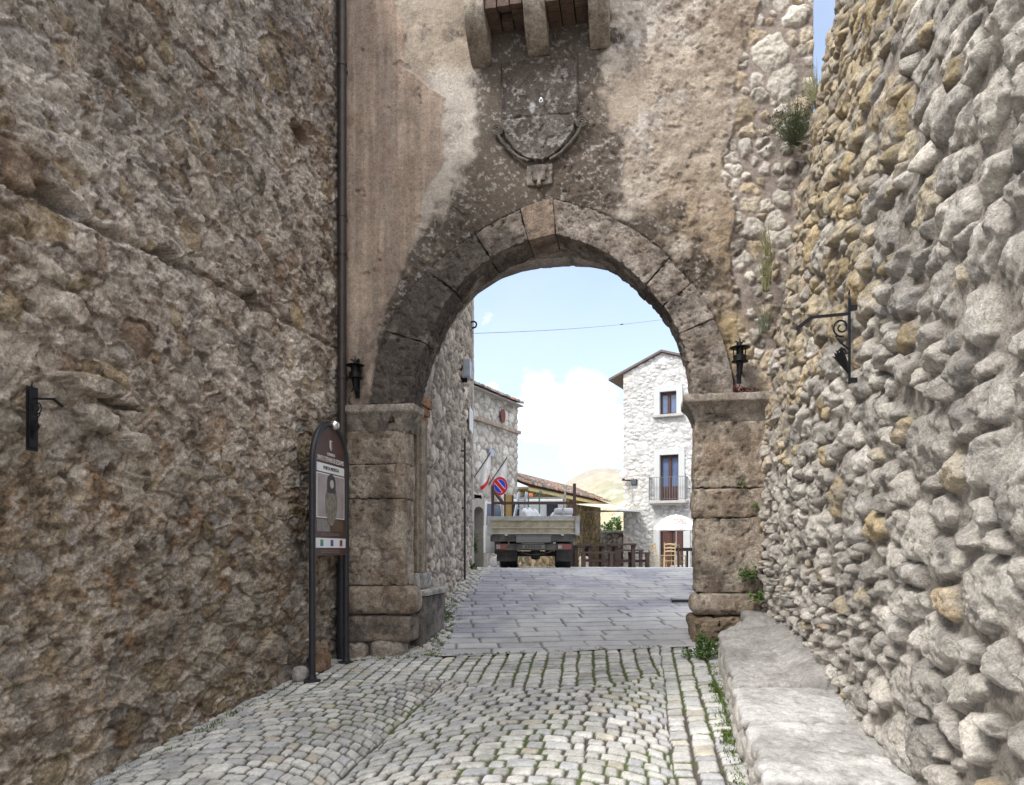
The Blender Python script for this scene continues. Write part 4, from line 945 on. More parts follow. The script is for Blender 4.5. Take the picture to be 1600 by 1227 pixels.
def thing_on(o, name, px, py, label, cat, group=None, off=0):
    t = onwall(o, 0, px); c, s_ = math.cos(o.rotation_euler.z), math.sin(o.rotation_euler.z)
    x, y = o.location.x+c*t+s_*off, o.location.y+s_*t-c*off
    dep = -x*SA+y*CA
    return empty(name, (x, y, (860-py)/1200*dep), o.rotation_euler.z, label, cat, group), dep/1200
e, k = thing_on(hA, 'plaque', 729.5, 657, 'white marble plaque on the corner of the tall rubble house', 'plaque', off=.07)
b = MB(); b.box(-.33, .33, -.03, .0, -18*k, 18*k); b.build('slab', plain('white_marble', (.68, .67, .66), .5, 0, .06), e, bevel=.01)
b = MB()
for i in range(5): b.box(-.22+.02*i, .22-.03*i, -.032, -.029, (10-5*i)*k, (10-5*i)*k+.022)
b.build('inscription', plain('faint_grey', (.48, .47, .46), .6), e)
e, k = thing_on(hA, 'floodlight', 718, 578, 'small pale grey floodlight high on the tall rubble house', 'light', off=.1)
b = MB(); b.box(-.16, .16, -.12, .02, -.16, .18); b.build('housing', plain('pale_grey_box', (.42, .45, .50), .5), e, bevel=.02)
b = MB(); b.box(-.02, .02, -.05, .1, -.24, -.16); b.build('bracket', M_iron, e)
for px, py, l in ((724, 588, 'small dark iron hook below the pale floodlight'), (733, 508, 'small dark iron hook near the top corner of the tall house')):
    e, k = thing_on(hA, 'wall_hook', px, py, l, 'hook', 'iron hooks on the tall house', .06)
    b = MB(); b.tube([(0, .05, .06), (0, -.05, .075), (0, -.09, .05), (0, -.10, .0), (0, -.08, -.05), (0, .0, -.07)], .02, 8); b.build('hook', M_iron, e, True)

# second house with the arched door
x0, d0 = (735-800)/1200*23.6, 23.6; x1, d1 = (808-800)/1200*26.7, 26.7
q0 = Vector(camxy(x0, d0)); q1 = Vector(camxy(x1, d1)); dirB = (q1-q0).normalized(); rzB = math.atan2(dirB.y, dirB.x)
ext = 1.6; qs = q0-dirB*ext; LB = (q1-qs).length
hB = empty('stone_house', (qs.x, qs.y, 0), rzB, 'lower pale rubble house with an arched door and a small round niche', 'house')
topB = 5.02
tdoor0 = onwall(hB, 0, 736); tdoor1 = onwall(hB, 0, 751)
P, col, mk = house_face(LB, -1.0, topB, .03, 340, lambda u, v, g: float(np.clip(g.lognormal(-2.05, .3), .07, .2)), 5000, .26, (.02, .06), .015, stonecol((.56, .52, .46), (.45, .41, .36), (.31, .275, .24)), ((tdoor0, tdoor1, -1, 1.72),))
grid('wall', P, M_rub, col, hB, mk, True)
b = MB(); b.box(0, LB, .35, 7, -1, topB-.02); b.build('wall_core', M_grey, hB)
w2 = (tdoor1-tdoor0)/2; cxd = (tdoor0+tdoor1)/2
b = MB()
arch = [(w2*math.cos(t), 1.18+w2*.55*math.sin(t)) for t in np.linspace(0, math.pi, 13)]
archo = [((w2+.26)*math.cos(t), 1.18+(w2*.55+.26)*math.sin(t)) for t in np.linspace(0, math.pi, 13)]
outl = [(w2+.26, -1)]+archo+[(-w2-.26, -1), (-w2, -1)]+arch[::-1]+[(w2, -1)]
Mq = Matrix.Translation((cxd, .25, 0)) @ Matrix(((1, 0, 0, 0), (0, 0, -1, 0), (0, 1, 0, 0), (0, 0, 0, 1)))
n_ = len(outl); V = [Mq @ Vector((x, z, d)) for d in (0, .36) for x, z in outl]
F = [(i, (i+1) % n_, n_+(i+1) % n_, n_+i) for i in range(n_)]
ring = [(w2+.26, -1)]+archo+[(-w2-.26, -1)]; inn = [(w2, -1)]+arch+[(-w2, -1)]; m_ = len(ring)
for d, fl_ in ((.36, 0), (0, 1)):
    base = len(V); V += [Mq @ Vector((x, z, d)) for x, z in ring]+[Mq @ Vector((x, z, d)) for x, z in inn]
    F += [(base+i, base+i+1, base+m_+i+1, base+m_+i) for i in range(m_-1)]
b.add(V, F); b.build('door_surround', plain('grey_door_surround', (.36, .33, .29), .9, 0, .2, 6), hB)
b = MB(); b.prism([(w2, -1), (w2, 1.18)]+arch[1:]+[(-w2, -1)], .05, Matrix.Translation((cxd, .28, 0)) @ Matrix(((1, 0, 0, 0), (0, 0, -1, 0), (0, 1, 0, 0), (0, 0, 0, 1)))); drr = b.build('door', plain('grey_brown_door', (.035, .03, .027), .7, 0, .3, 6), hB)
b = MB()
for i in range(1, 6): b.box(cxd-w2+2*w2*i/6-.012, cxd-w2+2*w2*i/6+.012, .205, .228, -.7, 1.15)
b.box(cxd-w2, cxd+w2, .205, .228, .50, .60); b.build('door_rail', plain('door_slat', (.05, .042, .04), .7), drr)
ts = onwall(hB, 0, 735)
r = RB(); r.block(0, LB+.05, -.14, .2, 4.02, 4.14, seed=360, amp=.012, rad=.02, res=.06, col=(.40, .32, .26), col2=(.32, .24, .19)); r.build('string_course', M_rub, hB, False)
tn = onwall(hB, 0, 781); b = MB(); b.lathe([(.0, 0), (.17, 0), (.17, .03), (.0, .03)], 18, Matrix.Translation((tn, -.10, 4.45)) @ Matrix.Rotation(R(90), 4, 'X') @ Matrix.Diagonal((1, 1.35, 1, 1))); b.build('niche', plain('reddish_niche', (.16, .06, .045), .8), hB)
def tiles(name, L, depth, mat, parent, z_e, slope, y_e, w=.21, seed=0, rows=None, lift=0):
    """roof of half round tiles: columns run up the slope from the eave at y_e"""
    gq = np.random.default_rng(seed); Vs = []; Fs = []; Cs = []; n = 0
    nr = rows or max(1, int(depth/.38))
    for i in range(int(L/w)):
        for j in range(nr):
            tone = gq.normal(1, .22); hue = gq.uniform(); cc = mix(mix(C(.30, .15, .095), C(.36, .27, .21), hue), C(.20, .18, .165), float(gq.uniform() > .5))*tone
            xj = (i+.5)*w+gq.normal(0, .012); y0 = y_e+j*.38+gq.normal(0, .02); y1 = y0+.44
            for kx, (yy_, rr_) in enumerate(((y0, .50*w), (y1, .42*w))):
                for a in np.linspace(0, math.pi, 7):
                    Vs.append((xj+rr_*math.cos(a), yy_, z_e+(yy_-y_e)*slope+rr_*.85*math.sin(a)+(.03 if kx == 0 else 0)+lift))
                    Cs.append(cc)
            for a in range(6): Fs.append((n+a, n+a+1, n+8+a, n+7+a))
            Fs.append((n, n+6, n+5, n+1)); Fs.append((n+1, n+5, n+4, n+2)); n += 14
    Vs += [(0, y_e+.05, z_e-.06+lift), (L, y_e+.05, z_e-.06+lift), (L, y_e+depth, z_e+depth*slope-.06+lift), (0, y_e+depth, z_e+depth*slope-.06+lift)]; Cs += [C(.22, .13, .09)]*4; Fs.append((n, n+1, n+2, n+3))
    return mesh_from(name, np.array(Vs), np.array([f if len(f) == 4 else f+(f[-1],) for f in Fs]), mat, parent, np.array(Cs), True)
tiles('roof', LB+.1, 2.6, M_tile, hB, topB, .30, -.30, .19, 5)
b = MB(); b.box(-.1, LB+.05, -.22, 2.5, topB-.05, topB-.005); b.build('eave', M_grey, hB)
e, k = thing_on(hB, 'wall_plaque', 764, 708, 'small blue grey plaque on the lower rubble house', 'plaque', off=.08)
b = MB(); b.box(-.18, .18, -.03, 0, -6*k, 6*k); b.build('plate', plain('blue_grey_plate', (.30, .34, .40), .5), e, bevel=.01)
b = MB(); b.box(-.15, .15, -.033, -.029, -5*k, 5*k); b.build('plate_face', plain('blue_grey_face', (.38, .42, .48), .5), e)
# flags over the arched door
def flag(px, py, label, w, h, redpos):
    e, k = thing_on(hB, 'flag', px, py, label, 'flag', 'white flags over the arched door', .2)
    b = MB(); b.tube([(0, .25, -.55), (.0, -.50, .42)], .014, 8); b.build('pole', M_iron, e, True)
    nx, nz = 12, 18; V = []
    for i in range(nx+1):
        for j in range(nz+1):
            q = i/nx; t = j/nz; V.append((.07*math.sin(8*q+2*t)*t+.02, -.05-.44*q*(1-.15*t)-.05*t+.02*math.sin(9*q), -.16+.57*q-t*(h+.10*math.sin(5*q+px)+.35*q)))
    F = [(i*(nz+1)+j, (i+1)*(nz+1)+j, (i+1)*(nz+1)+j+1, i*(nz+1)+j+1) for i in range(nx) for j in range(nz)]
    fw = [f for q_, f in enumerate(F) if (q_ % nz) < nz-3]; fr_ = [f for q_, f in enumerate(F) if (q_ % nz) >= nz-3]
    me = mesh_from('cloth', np.array(V), np.array(fw), M_white, e); m2_ = mesh_from('red_hem', np.array(V), np.array(fr_), M_red, e)
    b = MB(); b.add([(V[4*(nz+1)+6][0]-.0, V[4*(nz+1)+6][1]-.015, V[4*(nz+1)+6][2]), (V[8*(nz+1)+6][0], V[8*(nz+1)+6][1]-.015, V[8*(nz+1)+6][2]), (V[8*(nz+1)+10][0], V[8*(nz+1)+10][1]-.015, V[8*(nz+1)+10][2]), (V[4*(nz+1)+10][0], V[4*(nz+1)+10][1]-.015, V[4*(nz+1)+10][2])], [(0, 1, 2, 3)]); b.build('emblem', plain('faded_grey_print', (.45, .45, .52), .8), e)
flag(735, 730, 'limp white flag with a red hem nearest the tall house corner', .5, .52, 0)
flag(762, 736, 'limp white flag with a red tip just above the no parking sign', .5, .55, 0)

# low tiled house behind the lorry
r0 = q1; r1 = Vector(camxy((938-800)/1200*36.6, 36.6)); dirC = (r1-r0).normalized(); rzC = math.atan2(dirC.y, dirC.x); LC = (r1-r0).length
hC = empty('tiled_house', (r0.x, r0.y, 0), rzC, 'low ochre stone house with a red tiled roof behind the lorry', 'house')
P, col, mk = house_face(LC, -1.0, 2.15, .04, 370, lambda u, v, g: float(np.clip(g.lognormal(-2.1, .3), .07, .18)), 6000, .26, (.02, .05), .016, stonecol((.50, .39, .22), (.36, .27, .15), (.20, .15, .09), .16))
grid('wall', P, M_rub, col, hC, mk, True)
b = MB(); b.box(0, LC, .06, 6, -1, 2.13); b.build('wall_core', M_grey, hC)
tiles('roof', LC+.05, 1.9, M_tile, hC, 2.25, .40, -.5, .21, 6)
b = MB(); b.box(0, LC+.2, -.42, .1, 2.14, 2.20); b.box(0, LC+.2, -.44, -.405, 2.06, 2.139); b.build('soffit_board', plain('yellowish_board', (.50, .41, .20), .7, 0, .2, 4), hC)
# awning
aw = empty('awning', tuple(at(930, 800, 35)), 0, 'cream retractable awning reaching out from the low tiled house', 'awning')
A = [at(900, 787.5, 31.0), at(938, 786.0, 36.0), at(1013, 798.5, 34.2), at(962, 795, 29.4)]
loc = aw.location; nrm = Vector((0, 0, .03))
b = MB(); b.add([p-loc for p in A]+[p-loc-nrm for p in A], [(0, 1, 2, 3), (7, 6, 5, 4), (0, 4, 5, 1), (1, 5, 6, 2), (2, 6, 7, 3), (3, 7, 4, 0)]); b.build('canopy', plain('cream_canvas', (.68, .62, .46), .8, 0, .06), aw)
b = MB(); b.bar(A[2]-loc-Vector((0, 0, .03)), A[3]-loc-Vector((0, 0, .03)), .07, .08); b.build('front_bar', M_sw, aw)
for s_ in (.15, .85):
    b = MB(); p = A[0].lerp(A[1], s_)-loc-Vector((0, 0, .35)); q = A[3].lerp(A[2], s_)-loc-Vector((0, 0, .08)); b.bar(p, q, .05); b.build('arm', M_grey, aw)
# parapet wall at the edge of the square
pw0 = Vector(camxy((934-800)/1200*37.5, 37.5)); pw1 = Vector(camxy((985-800)/1200*36.0, 36.0)); dirP = (pw1-pw0).normalized(); LP = (pw1-pw0).length
pw = empty('parapet_wall', (pw0.x, pw0.y, 0), math.atan2(dirP.y, dirP.x), 'low pale rubble wall between the tiled house and the white house', 'wall')
P, col, mk = house_face(LP, -1.1, .82, .035, 380, lambda u, v, g: float(np.clip(g.lognormal(-2.0, .3), .08, .2)), 1500, .3, (.03, .06), .022, stonecol((.52, .49, .43), (.42, .39, .34), (.22, .19, .16)))
grid('wall', P, M_rub, col, pw, mk, True)
b = MB(); b.box(0, LP, .05, .4, -1.1, .80); b.build('wall_core', M_grey, pw)
r = RB(); r.block(-.05, LP+.05, -.10, .45, .805, .93, seed=385, amp=.02, rad=.04, res=.06, col=(.42, .40, .37), col2=(.32, .30, .27)); r.build('coping', M_rub, pw, False)

# ------------------------------------------------------------------ white house across the square
wx, wy = camxy(4.79, 33.0); rzW = AZ-R(26)
hW = empty('white_house', (wx, wy, 0), rzW, 'tall whitish stone house with a balcony and brown shuttered openings', 'house')
LW = 4.3; apx = 1.69
def gable(x): return np.where(x < apx, 7.56+(8.28-7.56)*x/apx, 8.28-.33*(x-apx))
ops = ((1.60, 2.31, 5.68, 6.64), (1.60, 2.40, 2.06, 3.99), (1.60, 2.60, -1, .99))
def whitecol(X, Z, ms, sid, g, n):
    c = mix(C(.57, .56, .55), C(.43, .42, .405), g.uniform(0, 1, n)[sid][..., None])*g.normal(1, .06, n)[sid][..., None]
    c = mix(C(.40, .39, .375)*np.ones_like(c), c, ms[..., None])
    warm = sstep(.9, .0, X)*sstep(.0, .4, fbm(X*1.2, Z*.9, o=3, seed=391)+.1); c = mix(c, C(.58, .47, .40), (warm*.55)[..., None])
    low_ = sstep(1.6, -.6, Z)[..., None]; return mix(c, C(.45, .43, .40), low_*.45)
P, col, mk = house_face(LW, -1.0, 8.30, .03, 390, lambda u, v, g: float(np.clip(g.lognormal(-2.5, .35), .05, .16)), 14000, .22, (.015, .05), .008, whitecol, ops, 1.6, gable)
grid('wall', P, M_rub, col, hW, mk, True)
b = MB()
pl_ = [(0, -1), (LW, -1), (LW, float(gable(np.float64(LW)))-.05), (apx, 8.22), (0, 7.5)]
b.prism(pl_, .02, Matrix.Translation((0, 7, 0)) @ Matrix(((1, 0, 0, 0), (0, 0, -1, 0), (0, 1, 0, 0), (0, 0, 0, 1))))
b.add([(0, 0, -1), (0, 7, -1), (0, 7, 7.5), (0, 0, 7.5), (LW, 0, -1), (LW, 7, -1), (LW, 7, 7.4), (LW, 0, 7.4)], [(0, 1, 2, 3), (4, 7, 6, 5)])
b.build('side_walls', plain('white_render', (.6, .59, .57), .9, 0, .08, 3), hW)
b = MB()
rl_ = lambda x: 8.31+(7.56-8.28)/apx*(apx-x)
zl = 8.31-.43*(apx+.62); zr = 8.31-.33*(LW+.3-apx)
for xa, za, xb, zb in ((-.62, zl, apx, 8.31), (apx, 8.31, LW+.3, zr)):
    b.add([(xa, -.16, za), (xb, -.16, zb), (xb, 7, zb), (xa, 7, za), (xa, -.16, za+.09), (xb, -.16, zb+.09), (xb, 7, zb+.09), (xa, 7, za+.09)], [(0, 1, 2, 3), (7, 6, 5, 4), (0, 4, 5, 1), (1, 5, 6, 2), (2, 6, 7, 3), (3, 7, 4, 0)])
b.build('roof', plain('dark_roof_edge', (.14, .11, .10), .8, 0, .25, 8), hW)
def frame_of(name, x0, x1, z0, z1, w, mat, y0, y1, parent, sill=False):
    b = MB(); b.box(x0-w, x0, y0, y1, z0, z1+w); b.box(x1, x1+w, y0, y1, z0, z1+w); b.box(x0, x1, y0, y1, z1, z1+w); o = b.build(name, mat, parent)
    return o
M_surr = plain('white_stone_surround', (.46, .465, .46), .8, 0, .05, 4)
def french(name, x0, x1, z0, z1, panel):
    wd = empty(name, (0, 0, 0)); wd.parent = hW
    frame_of('surround', x0, x1, z0, z1, .25, M_surr, -.09, .22, wd)
    frame_of('frame', x0+.06, x1-.06, z0, z1-.06, .06, M_brown, .10, .18, wd)
    b = MB(); xm_ = (x0+x1)/2
    b.box(xm_-.06, xm_+.06, .09, .15, z0, z1-.06); b.box(x0+.06, xm_-.06, .11, .15, z0, z0+panel); b.box(xm_+.06, x1-.06, .11, .15, z0, z0+panel); b.box(x0+.06, xm_-.06, .11, .15, z1-.12, z1-.06); b.box(xm_+.06, x1-.06, .11, .15, z1-.12, z1-.06)
    b.build('casement', M_brown, wd)
    for a, c_ in ((x0+.06, xm_-.06), (xm_+.06, x1-.06)):
        bb = MB(); bb.box(a, c_, .16, .18, z0+panel, z1-.12); bb.build('pane', M_glass, wd)
    b = MB(); b.box(x0, x1, .19, .6, z0, z1); b.build('reveal', M_dark, wd)
    return wd
w1 = french('window', 1.60, 2.31, 5.68, 6.64, .07)
b = MB(); b.box(1.30, 2.62, -.20, .12, 5.57, 5.675); b.build('sill', M_grey, w1, bevel=.015)
w2_ = french('balcony_door', 1.60, 2.40, 2.06, 3.99, .62)
w3 = empty('door', (0, 0, 0)); w3.parent = hW
frame_of('surround', 1.60, 2.60, -1, .99, .27, M_surr, -.09, .22, w3)
b = MB(); b.box(1.60, 2.09, .12, .17, -1, .99); b.box(2.11, 2.60, .12, .17, -1, .99); b.build('leaf', M_brown, w3)
b = MB()
for xa in (1.67, 2.18):
    for za, zb in ((-.7, -.05), (.05, .92)): b.box(xa, xa+.35, .10, .118, za, zb)
b.build('panel', plain('red_brown_panel', (.085, .035, .027), .55), w3)
bl = empty('balcony', (0, 0, 0)); bl.parent = hW
b = MB(); b.box(1.22, 2.80, -.46, .0, 1.94, 2.055); b.box(1.27, 2.75, -.41, 0, 1.88, 1.938); b.build('slab', M_grey, bl, bevel=.012)
M_rail = plain('rail_iron', (.16, .165, .175), .5, .4)
b = MB(); b.bar((1.25, -.43, 3.03), (2.77, -.43, 3.03), .035, .02); b.bar((1.25, -.43, 2.12), (2.77, -.43, 2.12), .025, .015)
for x in (1.25, 2.77):
    b.bar((x, -.43, 3.03), (x, .0, 3.03), .03, .02); b.bar((x, -.43, 2.12), (x, 0, 2.12), .025, .015); b.bar((x, -.43, 2.05), (x, -.43, 3.08), .03)
    for k in range(1, 5): b.bar((x, -.43+.09*k, 2.12), (x, -.43+.09*k, 3.03), .014)
for k in range(1, 14): b.bar((1.25+1.52*k/14, -.43, 2.12), (1.25+1.52*k/14, -.43, 3.03), .014)
b.build('railing', M_rail, bl)
# lamp, box and cables on the house
lm = empty('street_lamp', (0, 0, 0), 0, 'white globe street lamp on a short arm at the white house corner', 'lamp'); lm.location = hW.matrix_basis @ Vector((.16, 0, 2.95)); lm.rotation_euler = (0, 0, rzW)
b = MB(); b.bar((.35, .02, .0), (-.05, -.35, .03), .05); b.box(.28, .42, -.03, .03, -.12, .12); b.tube([(-.05, -.35, .0), (-.05, -.35, .09)], [.07, .05], 10); b.build('arm', M_iron, lm)
b = MB(); b.lathe([(.001, .08)]+[(.16*math.cos(a), .25+.17*math.sin(a)) for a in np.linspace(-1.2, 1.4, 12)]+[(.001, .42)], 18, Matrix.Translation((-.05, -.35, 0))); b.build('globe', plain('opal_glass', (.72, .74, .82), .25, 0, .03), lm, True)
jb = empty('junction_box', tuple(hW.matrix_basis @ Vector((.50, -.06, 2.90))), rzW, 'small dark box on the white house beside the globe lamp', 'box')
b = MB(); b.box(-.12, .12, -.07, .03, -.12, .12); b.build('case', M_tube, jb, bevel=.01)
b = MB(); b.box(-.10, .10, -.085, -.07, -.10, .10); b.build('lid', plain('blue_grey_lid', (.06, .07, .10), .5), jb, bevel=.004)
cb = empty('wall_cable', tuple(hW.matrix_basis @ Vector((.4, 0, 1.2))), rzW, 'grey cable drooping down the white house from the lamp to the door', 'cable')
b = MB(); b.tube([(-.02, -.08, 1.6), (-.0, -.08, .9), (.15, -.08, .55), (.2, -.08, .2), (.45, -.08, -.25), (.85, -.08, -.45), (1.0, -.08, -.45)], .018, 6); b.build('wire', M_grey, cb, True)
b = MB(); b.tube([(.15, -.08, .55), (.22, -.08, .72), (.35, -.08, .65)], .02, 6); b.build('wire_loop', M_grey, cb, True)

# ------------------------------------------------------------------ cafe furniture
def gpos(px, d): x, y = camxy((px-800)/1200*d, d); return (x, y, gz(x, y))
um = empty('parasol', gpos(1056.5, 29.6), AZ, 'white parasol with a small red print standing before the brown door', 'parasol')
b = MB(); b.tube([(0, 0, 0), (0, 0, 2.05)], .024, 10); b.build('pole', M_sw, um, True)
b = MB(); b.lathe([(.22, 0), (.24, .03), (.20, .07), (.05, .09), (.03, .30)], 16); b.build('base', M_grey, um, True)
V = []; F = []; n8 = 8; rings = 7
for i in range(rings+1):
    t = i/rings; r_ = .86*t; z = 2.02-.48*t**2.1
    for k in range(32):
        a = k/32*6.28318; sag = 1-.035*abs(math.sin(a*4)) * t
        V.append((r_*sag*math.cos(a), r_*sag*math.sin(a), z-.03*t*abs(math.sin(a*4))))
for i in range(rings): F += [(i*32+k, i*32+(k+1) % 32, (i+1)*32+(k+1) % 32, (i+1)*32+k) for k in range(32)]
base = len(V)
for k in range(32): v = V[rings*32+k]; V.append((v[0]*.995, v[1]*.995, v[2]-.10))
F += [(rings*32+k, rings*32+(k+1) % 32, base+(k+1) % 32, base+k) for k in range(32)]
mesh_from('canopy', np.array(V), np.array(F), M_white, um)
M_pr = plain('faded_red_print', (.40, .05, .04), .7)
b = MB()
def cz(x, y): r_ = math.hypot(x, y)/.86; return 2.02-.48*r_**2.1
def onc(x, z):      # point of the canopy facing the street
    y = -.05
    for k in range(200):
        if cz(x, y) < z: break
        y -= .005
    return (x, y-.012, z+.004)
def patch(xa, xb, za, zb):
    b.add([onc(xa, za), onc(xb, za), onc(xb, zb), onc(xa, zb)], [(0, 1, 2, 3)])
for s0 in np.linspace(-.20, .16, 7): patch(s0, s0+.0514, 1.64, 1.665); patch(s0, s0+.0514, 1.84, 1.86)
for zz in (1.665, 1.70, 1.74, 1.78, 1.81):
    patch(-.20, -.175, zz, zz+.035); patch(.187, .212, zz, zz+.035)
for s0 in np.linspace(-.13, .12, 6):
    patch(s0, s0+.03, 1.70, 1.76); patch(s0, s0+.03, 1.78, 1.82)
b.build('print', M_pr, um)
def chair(loc, rz, label):
    o = empty('cafe_chair', loc, rz, label, 'chair', 'wooden ladder back chairs by the parasol')
    for x, y in ((-.2, -.2), (.2, -.2)):
        b = MB(); b.tube([(x, y, 0), (x*.98, y, .44)], .02, 8); b.build('leg', M_cane, o, True)
    for x in (-.19, .19):
        b = MB(); b.tube([(x, .2, 0), (x, .2, .45), (x*1.05, .27, .92)], .02, 8); b.build('leg', M_cane, o, True)
    b = MB(); b.box(-.23, .23, -.22, .22, .43, .46); b.build('seat', plain('straw_seat', (.38, .28, .14), .9, 0, .25, 30), o, bevel=.01)
    for z, y in ((.58, .225), (.70, .245), (.84, .262)):
        b = MB(); b.add([(x, y-.02*math.cos(x*5)+.01+dy, z+dz+.03*math.cos(x*7)) for dy in (0, .015) for x in np.linspace(-.19, .19, 7) for dz in (-.025, .03)], [(2*i, 2*i+1, 2*i+3, 2*i+2) for i in range(6)]+[(14+2*i, 16+2*i, 17+2*i, 15+2*i) for i in range(6)]+[(2*i+1, 15+2*i, 17+2*i, 2*i+3) for i in range(6)]+[(2*i, 2*i+2, 16+2*i, 14+2*i) for i in range(6)]); b.build('slat', M_cane, o)
    b = MB()
    for z in (.16, .28): b.bar((-.2, -.2, z), (-.19, .2, z), .018); b.bar((.2, -.2, z), (.19, .2, z), .018)
    b.bar((-.2, -.2, .22), (.2, -.2, .22), .018); b.bar((-.19, .2, .25), (.19, .2, .25), .018); b.build('stretcher', M_cane, o)
    return o
# seen from the street: back rest towards the camera means local +y points at the camera
def facing(deg): return AZ+R(deg)
ch1 = chair(gpos(1046, 28.6), facing(172), 'pale ladder back chair with its back to the street, in front of the parasol pole')
c2 = copy_tree(ch1); c2.location = gpos(1030, 29.0); c2.rotation_euler.z = facing(105); tag(c2, 'pale ladder back chair standing sideways to the left of the brown door')
c3 = copy_tree(ch1); c3.location = gpos(1060, 30.2); c3.rotation_euler.z = facing(20); tag(c3, 'pale ladder back chair partly behind the small dark table')
tb = empty('cafe_table', gpos(1067, 29.3), AZ+R(8), 'small dark square table beside the parasol', 'table')
b = MB(); b.box(-.33, .33, -.33, .33, .71, .75); b.build('tabletop', M_wood, tb, bevel=.006)
for x in (-.28, .28):
    for y in (-.28, .28):
        b = MB(); b.box(x-.032, x+.032, y-.032, y+.032, 0, .71); b.build('leg', M_wood, tb)
b = MB(); b.box(-.28, .28, -.29, -.27, .62, .71); b.box(-.28, .28, .27, .29, .62, .71); b.build('apron', M_wood, tb)
def trestle(name, cat, loc, rz, L, Wd, H_, label, group):
    o = empty(name, loc, rz, label, cat, group)
    b = MB(); npk = 4 if Wd > .5 else 2
    for k in range(npk): y0 = -Wd/2+k*Wd/npk; b.box(-L/2, L/2, y0+.008, y0+Wd/npk-.008, H_-.055, H_)
    b.build('tabletop' if cat == 'table' else 'seat', M_wood, o, bevel=.005)
    for x in (-L*.42, -L*.14, L*.14, L*.42) if L > 1.4 else (-L*.4, L*.4):
        for y in (-Wd*.36, Wd*.36):
            b = MB(); b.box(x-.055, x+.055, y-.04, y+.04, 0, H_-.055); b.build('leg', M_wood, o)
    b = MB()
    for x in (-L*.42, L*.42): b.box(x-.05, x+.05, -Wd*.44, Wd*.44, H_-.14, H_-.056); b.box(x-.05, x+.05, -Wd*.44, Wd*.44, 0.0, .06)
    b.box(-L*.42, L*.42, -.03, .03, .18, .26); b.build('stretcher', M_wood, o)
    return o
gT, gB_ = 'dark wooden tables on the square', 'dark wooden benches on the square'
trestle('picnic_table', 'table', gpos(930, 27.5), AZ+R(2), 1.7, .8, .80, 'long dark wooden table just right of the lorry', gT)
trestle('picnic_table', 'table', gpos(970, 25.8), AZ+R(-6), 1.02, .8, .80, 'dark wooden table nearer the white house, taller in view than the benches', gT)
trestle('picnic_bench', 'bench', gpos(933, 24.6), AZ+R(2), 1.1, .34, .50, 'dark bench in front of the table just right of the lorry', gB_)
trestle('picnic_bench', 'bench', gpos(998, 26.2), AZ+R(-4), .72, .34, .52, 'short dark bench nearest the white house', gB_)
trestle('picnic_bench', 'bench', gpos(984, 28.6), AZ+R(-4), 1.0, .34, .66, 'dark bench behind the table nearer the white house', gB_)
trestle('picnic_table', 'table', gpos(905, 29.5), AZ+R(10), .9, .8, .78, 'dark wooden table half hidden by the lorry corner', gT)
b = MB(); 
sr_ = empty('stone_block', gpos(912, 28.6), AZ, 'pale block of stone seen between the dark table legs', 'stone')
r = RB(); r.block(-.15, .15, -.15, .15, .0, .42, seed=402, amp=.02, rad=.05, res=.04, col=(.45, .40, .30), col2=(.36, .31, .24)); r.build('block', M_rub, sr_, False); sr_.location.x, sr_.location.y = camxy((912-800)/1200*25.3, 25.3)

# ------------------------------------------------------------------ the lorry
tx, ty = camxy((833.5-800)/1200*17.5, 17.5)
tr = empty('lorry', (tx, ty, gz(tx, ty)), AZ-R(1.6), 'small dirty white dropside lorry parked on the crest, seen from behind', 'lorry', rx=-.02)
M_cab = plain('white_paint', (.66, .66, .65), .35, 0, .08, 3); M_tail = dirty('dirty_beige_paint', (.47, .41, .27), (.25, .19, .11), .5, 4, .6); M_rail_ = dirty('grey_metal_rail', (.46, .46, .43), (.30, .27, .22), .45, 7, .5)
M_rust = dirty('rusty_tube', (.075, .045, .038), (.12, .065, .045), .5, 9, .7); M_flap = dirty('muddy_flap', (.05, .045, .042), (.13, .11, .09), .5, 5, .85)
bed = MB(); bed.box(-.98, .98, .05, 3.1, .76, .82); bedo = bed.build('load_bed', M_chassis, tr)
b = MB(); b.box(-1.0, 1.0, -.02, .02, .765, 1.175)
tg = b.build('tailgate', M_tail, tr)
b = MB(); b.box(-1.0, 1.0, -.05, -.021, 1.075, 1.175); b.box(-1.0, 1.0, -.04, -.021, .90, .925); b.box(-1.0, 1.0, -.045, -.021, .765, .80); b.build('tailgate_rib', M_rail_, tg)
for x in (-1.0, 1.0):
    b = MB(); b.box(x-.02 if x > 0 else x-.005, x+.005 if x > 0 else x+.02, .03, 3.1, .765, 1.16); b.build('side_board', M_tail, tr)
    b = MB(); b.box(x-.05, x+.05, -.07, .03, .74, 1.18); b.build('corner_post', M_rail_, tr)
for x in (-.935, .94):
    b = MB(); b.box(x-.035, x+.035, .05, .12, 1.0, 1.93 if x > 0 else 1.89); b.build('rack_post', M_rust, tr)
b = MB(); b.box(-.90, .90, .06, .11, 1.455, 1.515); b.build('rack_bar', M_rust, tr)
b = MB(); b.bar((-.93, .08, 1.78), (-.68, .3, 1.48), .05); b.build('rack_brace', M_rust, tr)
b = MB(); b.bar((-.8, 3.12, 1.86), (.84, 3.12, 1.86), .05); b.bar((-.85, 3.12, .8), (-.85, 3.12, 1.86), .05); b.bar((.85, 3.12, .8), (.85, 3.12, 2.02), .05); b.bar((-.8, 3.12, 1.35), (.8, 3.12, 1.35), .04); b.build('headboard', M_rail_, tr)
